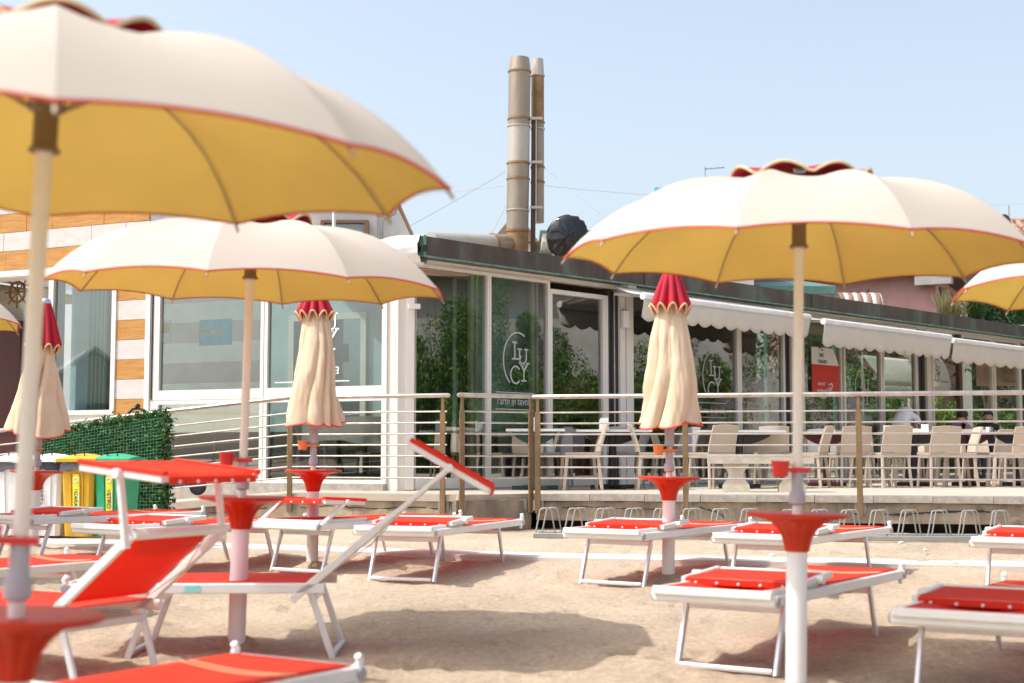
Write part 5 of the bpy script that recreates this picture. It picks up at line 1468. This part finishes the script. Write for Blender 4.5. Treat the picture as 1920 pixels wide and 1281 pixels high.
# ================================================================ garden beyond the glass
lawn = M(); p4 = [FR.w(12.1, 3.5, 0), FR.w(40, 3.5, 0), FR.w(40, 16, 0), FR.w(12.1, 16, 0)]
lawn.prism([xy(v) for v in p4], ZF + .002, ZF + .02); build('lawn', lawn, 'leaf_mid', kind='structure', smooth=0)
i = 0
for k, (x, y, h, r, mats, fl) in enumerate([(7.0, 6.2, 2.6, 1.1, ['leaf_dark', 'leaf_mid', 'leaf_mid'], None), (8.6, 6.8, 2.2, 1.1, ['leaf_dark', 'leaf_mid', 'leaf_dark'], None), (10.0, 5.6, 1.9, .85, ['leaf_lime', 'leaf_mid', 'leaf_lime'], None),
        (11.4, 5.4, 1.8, .8, ['leaf_lime', 'leaf_mid', 'leaf_lime'], (['flower_pink', 'flower_red'], 60)), (12.6, 5.3, 1.85, .8, ['leaf_lime', 'leaf_mid', 'leaf_lime'], (['flower_pink', 'flower_red'], 70)), (13.9, 5.4, 1.8, .85, ['leaf_mid', 'leaf_lime', 'leaf_mid'], (['flower_red', 'flower_pink'], 90)),
        (15.2, 5.3, 1.75, .8, ['leaf_mid', 'leaf_lime', 'leaf_dark'], (['flower_red', 'flower_pink'], 110)), (16.6, 5.4, 1.8, .85, ['leaf_mid', 'leaf_lime', 'leaf_mid'], (['flower_red', 'flower_pink'], 90)), (18.1, 5.5, 1.8, .9, ['leaf_mid', 'leaf_dark', 'leaf_mid'], None),
        (11.0, 8.6, 4.7, 1.9, ['leaf_dark', 'leaf_mid', 'leaf_dark'], None), (13.4, 8.9, 4.8, 1.9, ['leaf_dark', 'leaf_mid', 'leaf_dark'], None), (15.8, 8.7, 4.7, 1.9, ['leaf_dark', 'leaf_dark', 'leaf_mid'], None), (18.3, 8.8, 4.8, 2.0, ['leaf_dark', 'leaf_mid', 'leaf_dark'], None), (20.6, 10.2, 5.6, 2.3, ['leaf_dark', 'leaf_mid', 'leaf_dark'], None), (23.4, 11.0, 5.8, 2.4, ['leaf_dark', 'leaf_mid', 'leaf_dark'], None)]):
    x = 17.0 + (x - 7.0) * 1.25
    b = FR.w(x, y, ZF)
    tree('bush', ['dark bush behind the second awning window, nearest the poster', 'tall dark bush behind the logo window under the middle awning', 'lime bush seen low through the window below the cream sunshade', 'lime bush with pink blossom at the open bay', 'lime bush with blossom right of the dark brown post',
        'bright bush with red blossom behind the seated guests', 'bush with red roses behind the last mullion', 'rose bush at the right end window', 'green bush beyond the right end', 'dark tall bush behind the open bay', 'dark tall bush behind the far right panes', 'dark tree behind the last panes', 'dark tree at the right edge of the garden', 'tall dark tree beyond the last panes, nearer one', 'tall dark tree beyond the last panes, farther one'][k],
        'bush', b, h, (r, r * .8, h * .48), 4200 if h < 3 else 8000, .055 if h < 3 else .075, mats, 40 + k, 'garden bushes behind the glazed front', .04, fl)
# cream sunshade added behind the glass in place of a reflection in that pane
a, b = FR.x(1648, 4.4), FR.x(1734, 4.4); zt, zb_ = FR.z(1685, 668, 4.4), FR.z(1685, 724, 4.4)
t = thing('garden_sunshade', 'bright cream scalloped sunshade seen through the pane under the middle awning', 'awning', FR.w((a + b) / 2, 4.4, 0), FR.a)
w = (b - a) / 2
m = M(); m.slab(lambda u, v: ((-w + 2 * w * u, -.1 + .55 * v, zb_ + (zt - zb_) * (v ** .8)), (0, -.7, .7)), 8, 8, .01); build('cloth', m, 'sunshade_cloth', t, smooth=180)
m = M(); m.slab(lambda u, v: ((-w + 2 * w * u, -.12, zb_ - .02 - (.26 + .05 * abs(math.sin(u * 4 * math.pi))) * (1 - v)), (0, -1, 0)), 32, 3, .006); build('valance', m, 'sunshade_cloth', t, smooth=180)
for s in (-1, 1):
    m = M(); m.tube([(s * w, .44, ZF), (s * w, .44, zt)], .03, 8); build('post', m, 'tube_white', t)
# quarter round sign awning with the oval logo in the open bay
x0, zb_ = FR.hit(1742, 726, 3.7); x1, zt = FR.hit(1781, 666, 3.7)
t = thing('round_awning', 'white quarter round awning side with the dark oval logo, in the open bay', 'awning', FR.w(x0, 3.7, 0), FR.a)
W_, H_ = x1 - x0, zt - zb_
m = M(); m.slab(lambda u, v: ((W_ * (math.sin(u * 1.571)) * v, 0, zb_ + .02 + H_ * math.cos(u * 1.571) * v), (0, -1, 0)), 14, 6, .02); sg = build('side_panel', m, 'sunshade_cloth', t, smooth=0)
m = M(); m.slab(lambda u, v: ((W_ * math.sin(u * 1.571), .01 + .8 * v, zb_ + .02 + H_ * math.cos(u * 1.571)), (math.sin(u * 1.571), 0, math.cos(u * 1.571))), 12, 2, .012); build('cloth', m, 'awning_cloth', t, smooth=180)
m = M(); m.slab(lambda u, v: ((W_ * u, 0, zb_ + .01 - (.06 + .05 * abs(math.sin(u * 5 * math.pi))) * (1 - v)), (0, -1, 0)), 40, 2, .012); build('valance', m, 'awning_cloth', t, smooth=180)
logo(sg, -.012, W_ * .36, zb_ + H_ * .48, H_ * .70, 'decal_navy', .95)
lettering("l'arte in tavola", .06, 'decal_navy', sg, (W_ * .70, -.014, zb_ + .16), RZ)

# ================================================================ tables, chairs, bench
def make_chair(mname):
    t = thing('chair', 'x', 'chair', (0, 0, 0), 0, 'resin chairs on the terrace')
    m = M(); m.slab(lambda u, v: ((-.22 + .44 * u, -.21 + .42 * v, .45 - .014 * math.sin(u * 3.14) * math.sin(v * 3.14)), (0, 0, 1)), 6, 6, .03); build('seat', m, mname, t)
    m = M()
    def bk(u, v):
        y = -.21 + .42 * u; x = .215 + .10 * v ** 1.3 - .03 * math.sin(u * 3.14) * -1
        return (x, y * (1 - .06 * v), .47 + .335 * v + .012 * math.sin(u * 3.14) * v), (-1, 0, .15)
    m.slab(bk, 10, 8, .022); build('backrest', m, mname, t)
    for sx in (-1, 1):
        for sy in (-1, 1):
            m = M(); m.beam((sx * .19, sy * .18, .44), (sx * .235, sy * .205, 0), .04, .03); build('leg', m, mname, t)
    for sy in (-1, 1):
        m = M(); m.beam((-.19, sy * .195, .415), (.21, sy * .195, .415), .02, .05); build('apron', m, mname, t)
    return t
chs = {'tan': make_chair('chair_plastic'), 'grey': make_chair('chair_grey')}
used = set()
def chair(px, d, deg, label, kind='tan'):
    p = pd(px, d); loc = (p.x, p.y, ZF); deg += random.uniform(-9, 9)
    if kind in used: return dup(chs[kind], label, loc, D2R(deg))
    used.add(kind); o = chs[kind]; o['label'] = label; o.location = loc; o.rotation_euler = (0, 0, D2R(deg)); return o
chair(1088, 17.7, 5, 'tan resin chair side on between the first two tables, back to the right')
chair(1040, 19.0, 85, 'grey chair seen from the back behind the first table', 'grey')
chair(968, 18.8, 95, 'grey chair behind the green pedestal table', 'grey')
chair(1172, 18.9, 100, 'grey chair behind the second table', 'grey')
chair(1228, 17.9, 170, 'tan chair facing right just behind the right closed umbrella')
chair(1333, 18.4, -60, 'tan chair right of the railing post by the stone bench')
chair(1262, 19.4, 30, 'grey chair half hidden by the right closed umbrella', 'grey')
chair(1445, 19.2, -85, 'pale tan chair behind the stone bench, back towards the beach')
chair(1512, 19.0, -20, 'tan chair just right of the front umbrella pole')
chair(1540, 20.6, 80, 'grey chair behind the maroon table', 'grey')
chair(1590, 19.2, -75, 'tan chair left of the third railing post, back to the beach')
chair(1628, 19.6, -15, 'tan chair directly left of the third railing post')
chair(1664, 19.0, -70, 'tan chair just right of the third railing post')
chair(1700, 20.4, 75, 'tan chair behind the black table beside the man in white')
chair(1757, 19.2, -85, 'tan chair in front of the woman in the floral top')
chair(1790, 19.5, -10, 'tan chair with its back turned side on right of the floral woman')
chair(1838, 20.8, 90, 'small tan chair behind the second maroon table')
chair(1886, 19.2, -15, 'tan chair side on near the right edge')
chair(1912, 19.4, -80, 'tan chair cut by the right edge of the picture')
chair(830, 18.7, 80, 'grey chair behind the corner gap of the railing')
dup(chs['grey'], 'grey chair inside behind the first dark pane', tuple(FR.w(.7, 1.5, ZF + .015)), D2R(120))
for k_, (px, d, deg, lab) in enumerate(((1360, 21.0, 60, 'tan chair in the second row right of the railing post'), (1405, 22.0, -100, 'tan chair in the second row behind the stone bench'), (1470, 21.5, 10, 'tan chair just left of the front umbrella pole, second row'), (1560, 22.2, -80, 'tan chair in the second row behind the maroon table'),
        (1612, 22.6, 85, 'tan chair in the second row left of the third post'), (1650, 21.8, -20, 'tan chair behind the third railing post'), (1722, 22.3, -95, 'tan chair in the second row by the open bay'), (1772, 22.8, 20, 'tan chair in the second row left of the women'), (1862, 21.7, -60, 'tan chair in the second row near the right end'), (1900, 22.4, 80, 'tan chair in the back row by the right edge'))):
    chair(px, d, deg, lab)
def table(px, d, w, mname, label, rz=0, w2=.7):
    p = pd(px, d)
    t = thing('table', label, 'table', (p.x, p.y, ZF), D2R(rz), 'terrace tables')
    m = M(); m.box((0, 0, .735), (w, w2, .03)); build('table_top', m, 'table_top', t)
    m = M(); m.slab(lambda u, v: ((w * .40 * (1 - .9 * v) * (2 * u - 1), 0, .715 - .17 * v ** .6), (0, 1, 0)), 12, 6, .04); build('bracket', m, mname, t)
    m = M(); m.lathe([(.075, .04), (.055, .12), (.05, .56), (.06, .71)], 16); build('pedestal', m, mname, t)
    for s in (0, 1):
        m = M(); a = s * math.pi / 2 + .4; m.beam((-.30 * math.cos(a), -.30 * math.sin(a), .03), (.30 * math.cos(a), .30 * math.sin(a), .03), .07, .05 + s * .004); build('foot', m, mname, t)
    return t
table(1003, 17.7, .72, 'table_green', 'table on a dark green pedestal behind the corner of the railing')
table(1148, 18.2, .95, 'table_black', 'black pedestal table left of the right closed umbrella')
table(1385, 18.6, 1.1, 'table_black', 'pale table top behind the left end of the stone bench')
table(1548, 19.8, .8, 'table_maroon', 'maroon pedestal table right of the front umbrella pole')
table(1712, 19.9, .95, 'table_black', 'black table beside the man in white')
table(1815, 20.1, .8, 'table_maroon', 'maroon table in front of the two seated women')
table(1905, 20.0, .8, 'table_black', 'table at the right edge of the terrace')
table(850, 19.6, .8, 'table_black', 'dark table behind the glass at the railing gap')
def small(name, label, px, d, dx, dy, dz, mname, z=.752, cat='holder'):
    p = pd(px, d); m = M(); m.box((0, 0, dz / 2), (dx, dy, dz)); o = build(name, m, mname, loc=(p.x, p.y, ZF + z)); tag(o, label, cat); return o
small('menu_holder', 'upright menu card on the black table left of the closed umbrella', 1133, 18.1, .10, .03, .15, 'paper')
small('napkin_box', 'pale napkin box beside the menu card', 1126, 18.15, .035, .06, .13, 'bin_white')
small('napkin_box', 'white dispenser on the green pedestal table', 1004, 17.6, .10, .10, .14, 'bin_white')
small('napkin_box', 'white box on the black table left of the man in white', 1662, 19.8, .08, .08, .09, 'bin_white')
small('napkin_box', 'white napkin box near the open bay', 1733, 19.9, .08, .08, .11, 'bin_white')
p = pd(1852, 20.0); m = M(); m.lathe([(.03, 0), (.035, .01), (.038, .07), (.034, .07), (.032, .015), (.001, .012)], 16); tag(build('glass_bowl', m, 'table_top', loc=(p.x, p.y, ZF + .752)), 'small glass bowl on the maroon table before the women', 'bowl')
# stone bench
pA, pB = pd(1325, 16.75), pd(1522, 16.6)
t = thing('stone_bench', 'pale stone bench with waisted legs on the terrace behind the railing', 'bench', (pA.x, pA.y, ZF), math.atan2((pB - pA).y, (pB - pA).x))
L = (pB - pA).length
m = M(); m.slab(lambda u, v: ((L * u, -.18 + .36 * v, .385), (0, 0, 1)), 14, 6, .11); build('bench_top', m, 'stone_bench', t)
for f in (.27, .80):
    m = M(); prof = [(.155, .0), (.155, .07), (.145, .09), (.10, .15), (.085, .20), (.10, .25), (.145, .30), (.15, .328)]
    vs = []; fs = []
    for (r, z) in prof: vs += [(L * f - r, -.13, z), (L * f + r, -.13, z), (L * f + r, .13, z), (L * f - r, .13, z)]
    for k in range(len(prof) - 1):
        for i in range(4): fs.append((4 * k + i, 4 * k + (i + 1) % 4, 4 * k + 4 + (i + 1) % 4, 4 * k + 4 + i))
    fs += [(3, 2, 1, 0), tuple(4 * (len(prof) - 1) + i for i in range(4))]
    m.add(vs, fs); build('bench_leg', m, 'stone_bench', t)
# laid table inside the left hand front
tx, ty = FL.x(660, .72), .72
t = thing('dining_table', 'dining table inside the lower left window, under a white cloth', 'table', FL.w(tx, ty, ZF + .19), FL.a)
m = M(); m.box((0, 0, .70), (.95, .85, .03)); build('table_top', m, 'inner_tan', t)
for sx in (-1, 1):
    for sy in (-1, 1):
        m = M(); m.beam((sx * .42, sy * .36, .69), (sx * .42, sy * .36, 0), .05, .05); build('leg', m, 'inner_dark', t)
m = M()
def cloth(u, v):
    a = 2 * math.pi * u; cx, sx_ = math.cos(a), math.sin(a)
    k = (abs(cx) ** 8 + abs(sx_) ** 8) ** (-1 / 8)
    if v < .5: f = v * 2; return Vector((.52 * k * cx * f, .46 * k * sx_ * f, .722))
    f = (v - .5) * 2; fl = 1 + .07 * f * math.sin(a * 11) + .05 * f
    return Vector((.52 * k * cx * fl, .46 * k * sx_ * fl, .722 - .30 * f - .12 * f * max(0, abs(math.sin(2 * a)) - .6)))
m.grid(cloth, 120, 16); tag(build('tablecloth', m, 'tablecloth', loc=FL.w(tx, ty, ZF + .192), rz=FL.a, smooth=60), 'white cloth draped over the table inside the lower left window', 'tablecloth')
dup(chs['grey'], 'grey chair at the laid table inside the lower left window', tuple(FL.w(FL.x(585, 1), 1.2, ZF + .19)), FL.a + D2R(180))

# ================================================================ people
def person(label, loc, rz, joints, edges, hair, cloth, hair_m):
    """joints: name -> (x, y, z, rx, ry); one skinned surface; cloth(p) picks the material"""
    t = thing('person', label, 'person', loc, rz)
    names = list(joints); me = bpy.data.meshes.new('body')
    me.from_pydata([joints[n][:3] for n in names], [(names.index(a), names.index(b)) for a, b in edges], [])
    o = bpy.data.objects.new('body', me); col.objects.link(o)
    sk = o.modifiers.new('skin', 'SKIN'); sk.use_smooth_shade = True
    for i, n in enumerate(names):
        sv = me.skin_vertices[0].data[i]; sv.radius = joints[n][3:5]; sv.use_root = (n == 'pelvis')
    ss = o.modifiers.new('sub', 'SUBSURF'); ss.levels = 2; ss.render_levels = 2
    bpy.context.view_layer.update()
    m2 = bpy.data.meshes.new_from_object(o.evaluated_get(bpy.context.evaluated_depsgraph_get()))
    bpy.data.objects.remove(o); m2.name = 'body'
    mats = ['skin', 'shirt_white', 'trousers', 'floral', 'shirt_dark']
    m2.materials.clear()
    for k in mats: m2.materials.append(MATS[k])
    for f in m2.polygons:
        f.material_index = cloth(f.center); f.use_smooth = True
    b = link('body', m2, t)
    m = M()
    hx, hy, hz_ = joints['head'][:3]
    m.ball((hx - .016, hy, hz_ + .022), .103, 20, 14, sc=(1.0, .92, 1.0))
    m.v = [tuple(Vector(v) + (Vector(v) - Vector((hx, hy, hz_))).normalized() * .014 * noise.noise(Vector(v) * 28)) for v in m.v]
    # keep the hair off the face
    keep = [f for f in m.f if not (sum(m.v[i][0] for i in f) / len(f) > hx + .02 and sum(m.v[i][2] for i in f) / len(f) < hz_ + .068) and sum(m.v[i][2] for i in f) / len(f) > hz_ - hair]
    m.f = keep; m.m = [0] * len(keep); build('hair', m, hair_m, t, smooth=180)
    hd_ = Vector((hx, hy, hz_))
    for s in (-1, 1):
        m = M(); m.ball(hd_ + Vector((.088, s * .033, .012)), .011, 8, 5, sc=(.6, 1, .8)); build('eye', m, 'ink_black', t)
        m = M(); m.ball(hd_ + Vector((.0, s * .082, -.005)), .022, 8, 5, sc=(.7, .4, 1.2)); build('ear', m, 'skin', t)
    m = M(); m.tube([hd_ + Vector((.09, 0, .015)), hd_ + Vector((.112, 0, -.02)), hd_ + Vector((.092, 0, -.028))], [.008, .014, .01], 6); build('nose', m, 'skin', t)
    m = M(); m.tube([hd_ + Vector((.090, -.022, -.055)), hd_ + Vector((.098, 0, -.057)), hd_ + Vector((.090, .022, -.055))], .006, 6); build('mouth', m, 'flower_red', t)
    return t
def sitting(S=.46, stand=False, fwd=0.0, head_fwd=.05, la=((.12, .24, .30), (.38, .16, .28)), ra_=((.12, -.24, .30), (.38, -.16, .28)), bow=0.0):
    """seat height .45 at the origin; x points to the front"""
    J = {'pelvis': (0, 0, S + .10, .15, .17), 'belly': (.02 + fwd * .3, 0, S + .26, .12, .15), 'chest': (.03 + fwd * .75, 0, S + .42, .13, .17), 'neckbase': (.03 + fwd, 0, S + .55 - bow * .06, .07, .08), 'neck': (.05 + fwd + bow * .06, 0, S + .61 - bow * .08, .05, .05),
         'head': (.07 + fwd + head_fwd + bow * .16, 0, S + .72 - bow * .16, .098, .088), 'crown': (.065 + fwd + head_fwd + bow * .2, 0, S + .80 - bow * .19, .065, .06)}
    E = [('pelvis', 'belly'), ('belly', 'chest'), ('chest', 'neckbase'), ('neckbase', 'neck'), ('neck', 'head'), ('head', 'crown')]
    for s, nm, arm in ((1, 'l', la), (-1, 'r', ra_)):
        J['sh' + nm] = (.02 + fwd * .95, s * .18, S + .50 - bow * .04, .065, .065)
        J['el' + nm] = (arm[0][0] + fwd, arm[0][1], S + arm[0][2], .045, .045)
        J['wr' + nm] = (arm[1][0] + fwd, arm[1][1], S + arm[1][2], .03, .03)
        d = Vector(J['wr' + nm][:3]) - Vector(J['el' + nm][:3]); d.normalize()
        w = Vector(J['wr' + nm][:3]); J['ha' + nm] = (*(w + d * .09), .034, .018)
        E += [('neckbase', 'sh' + nm), ('sh' + nm, 'el' + nm), ('el' + nm, 'wr' + nm), ('wr' + nm, 'ha' + nm)]
        for q, (k, ln) in enumerate(((-.026, .06), (-.009, .075), (.009, .072), (.026, .055))):
            side = Vector((-d.y, d.x, 0)); side = side.normalized() if side.length > .01 else Vector((0, 1, 0))
            f0 = w + d * .10 + side * k; J['f%s%d' % (nm, q)] = (*f0, .010, .010); J['g%s%d' % (nm, q)] = (*(f0 + d * ln + Vector((0, 0, -.012))), .008, .008)
            E += [('ha' + nm, 'f%s%d' % (nm, q)), ('f%s%d' % (nm, q), 'g%s%d' % (nm, q))]
        side = Vector((-d.y, d.x, 0)); tp = w + d * .03 - side * s * .045; J['th' + nm] = (*tp, .012, .012); J['tt' + nm] = (*(tp + d * .05), .009, .009)
        E += [('wr' + nm, 'th' + nm), ('th' + nm, 'tt' + nm)]
        J['hp' + nm] = (.05, s * .10, S + .07, .095, .095); J['kn' + nm] = (.44, s * .11, S + .05, .065, .065)
        if stand: J['hp' + nm] = (.0, s * .10, S + .02, .095, .095); J['kn' + nm] = (.03, s * .11, .48, .065, .065)
        kx = 0 if stand else .42
        J['an' + nm] = (kx, s * .11, .09, .042, .042); J['to' + nm] = (kx + .16, s * .12, .035, .035, .03)
        E += [('pelvis', 'hp' + nm), ('hp' + nm, 'kn' + nm), ('kn' + nm, 'an' + nm), ('an' + nm, 'to' + nm)]
    return J, E
J, E = sitting(S=.80, stand=True, fwd=.38, bow=1.6, la=((.10, .22, .18), (.26, .16, .0)), ra_=((.10, -.22, .18), (.26, -.16, .0)))
for k_ in ('chest',): J[k_] = (J[k_][0], 0, J[k_][2] - .04, .15, .18)
for k_ in ('neckbase', 'shl', 'shr'): J[k_] = (J[k_][0], J[k_][1], J[k_][2] - .12, J[k_][3], J[k_][4])
for k_ in ('neck', 'head', 'crown'): J[k_] = (J[k_][0], J[k_][1], J[k_][2] - .16, J[k_][3], J[k_][4])
p = pd(1684, 25.0)
person('man in a white t-shirt bent over his table behind the third railing post', (p.x, p.y, ZF), D2R(55), J, E, .09,
       lambda c: 2 if c.z < .86 and abs(c.y) < .22 and c.x < .25 else (1 if c.x < .42 and abs(c.y) < .25 and c.z > .9 else 0), 'hair_brown')
J, E = sitting(fwd=.07, la=((.20, .26, .28), (.42, .10, .29)), ra_=((.20, -.26, .28), (.42, -.10, .29)), bow=.3)
p = pd(1790, 25.6)
person('woman in a teal and pink floral top, back turned, at the maroon table', (p.x, p.y, ZF), D2R(35), J, E, .20,
       lambda c: 2 if c.z < .60 else (3 if c.z < 1.03 and not (c.x > .24) else 0), 'hair_dark')
chair(1789, 25.6, 215, 'tan chair under the woman in the floral top')
J, E = sitting(fwd=.12, la=((.24, .30, .24), (.30, .52, .28)), ra_=((.22, -.20, .26), (.36, -.02, .34)), bow=.35)
p = pd(1850, 26.3)
person('dark haired woman in a black top facing the beach, one arm stretched along the table', (p.x, p.y, ZF), D2R(-105), J, E, .06,
       lambda c: 2 if c.z < .60 else (4 if c.z < 1.03 and abs(c.y) < .20 and c.x < .24 else 0), 'hair_dark')
chair(1850, 26.4, 75, 'tan chair under the dark haired woman')

# ================================================================ what the panes mirror: cabins to the left, hedge and house to the right
def cabin(label, loc, rz):
    t = thing('beach_cabin', label, 'cabin', loc, rz)
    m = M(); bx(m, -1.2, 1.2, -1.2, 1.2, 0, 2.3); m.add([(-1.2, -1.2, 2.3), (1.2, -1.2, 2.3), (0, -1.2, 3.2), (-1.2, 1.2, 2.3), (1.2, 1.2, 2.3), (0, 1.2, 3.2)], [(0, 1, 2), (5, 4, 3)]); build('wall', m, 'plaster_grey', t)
    for s in (-1, 1):
        m = M(); m.beam((s * 1.45, 0, 2.15), (0, 0, 3.28), 2.8, .07, up=(s, 0, 1)); build('roof_side', m, 'plaster_white', t)
    m = M(); bx(m, -.4, .4, -1.23, -1.2, .05, 2.0); build('door', m, 'maroon', t)
cabin('white beach cabin beyond the left edge, mirrored in the far left window', (-19.5, 13.6, .46), D2R(105))
for i, (x, y, h, r) in enumerate(((15.2, 15.9, 3.6, 1.3), (15.9, 17.8, 4.1, 1.35), (16.4, 19.8, 3.5, 1.35), (16.8, 21.8, 3.1, 1.35), (17.2, 23.8, 3.4, 1.4), (17.8, 26.2, 4.6, 1.6), (18.6, 29.0, 5.4, 1.8), (19.4, 32.0, 5.8, 2.0), (20.2, 35.2, 6.0, 2.1))):
    tree('hedge_bush', ['dense hedge bush mirrored in the first dark pane', 'dense hedge bush mirrored in the logo pane', 'dense hedge bush mirrored in the door pane', 'hedge bush mirrored right of the door', 'hedge bush mirrored behind the right closed umbrella',
         'tall bush mirrored in the panes under the first awning', 'tall bush mirrored in the poster pane', 'tall bush mirrored under the middle awning', 'tall bush at the far end of the mirrored row'][i], 'hedge', (x, y, .80), h, (r, r, h * .52), 24000, .046, ['leaf_mid', 'leaf_lime', 'leaf_dark'], 70 + i, 'hedge right of the view', .07)
t = thing('neighbour_house', 'white house with orange tiled roof mirrored in the dark panes', 'house', (22, 20, .49), D2R(88))
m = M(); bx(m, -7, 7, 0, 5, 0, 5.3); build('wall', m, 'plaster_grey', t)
m = M(); vs = [(-7.4, -.6, 5.2), (7.4, -.6, 5.2), (7.4, 2.5, 6.8), (-7.4, 2.5, 6.8), (7.4, 5.6, 5.2), (-7.4, 5.6, 5.2)]
vs2 = [(x, y, z + .15) for x, y, z in vs]
m.add(vs + vs2, [(3, 2, 1, 0), (5, 4, 2, 3), (6, 7, 8, 9), (9, 8, 10, 11), (0, 1, 7, 6), (5, 11, 10, 4), (1, 2, 4, 10, 8, 7), (0, 6, 9, 11, 5, 3)]); build('roof', m, 'terracotta', t)
for x in (-5, -2.5, 0, 2.5, 5): win(t, x - .5, x + .5, 1.4, 2.9, -.02)
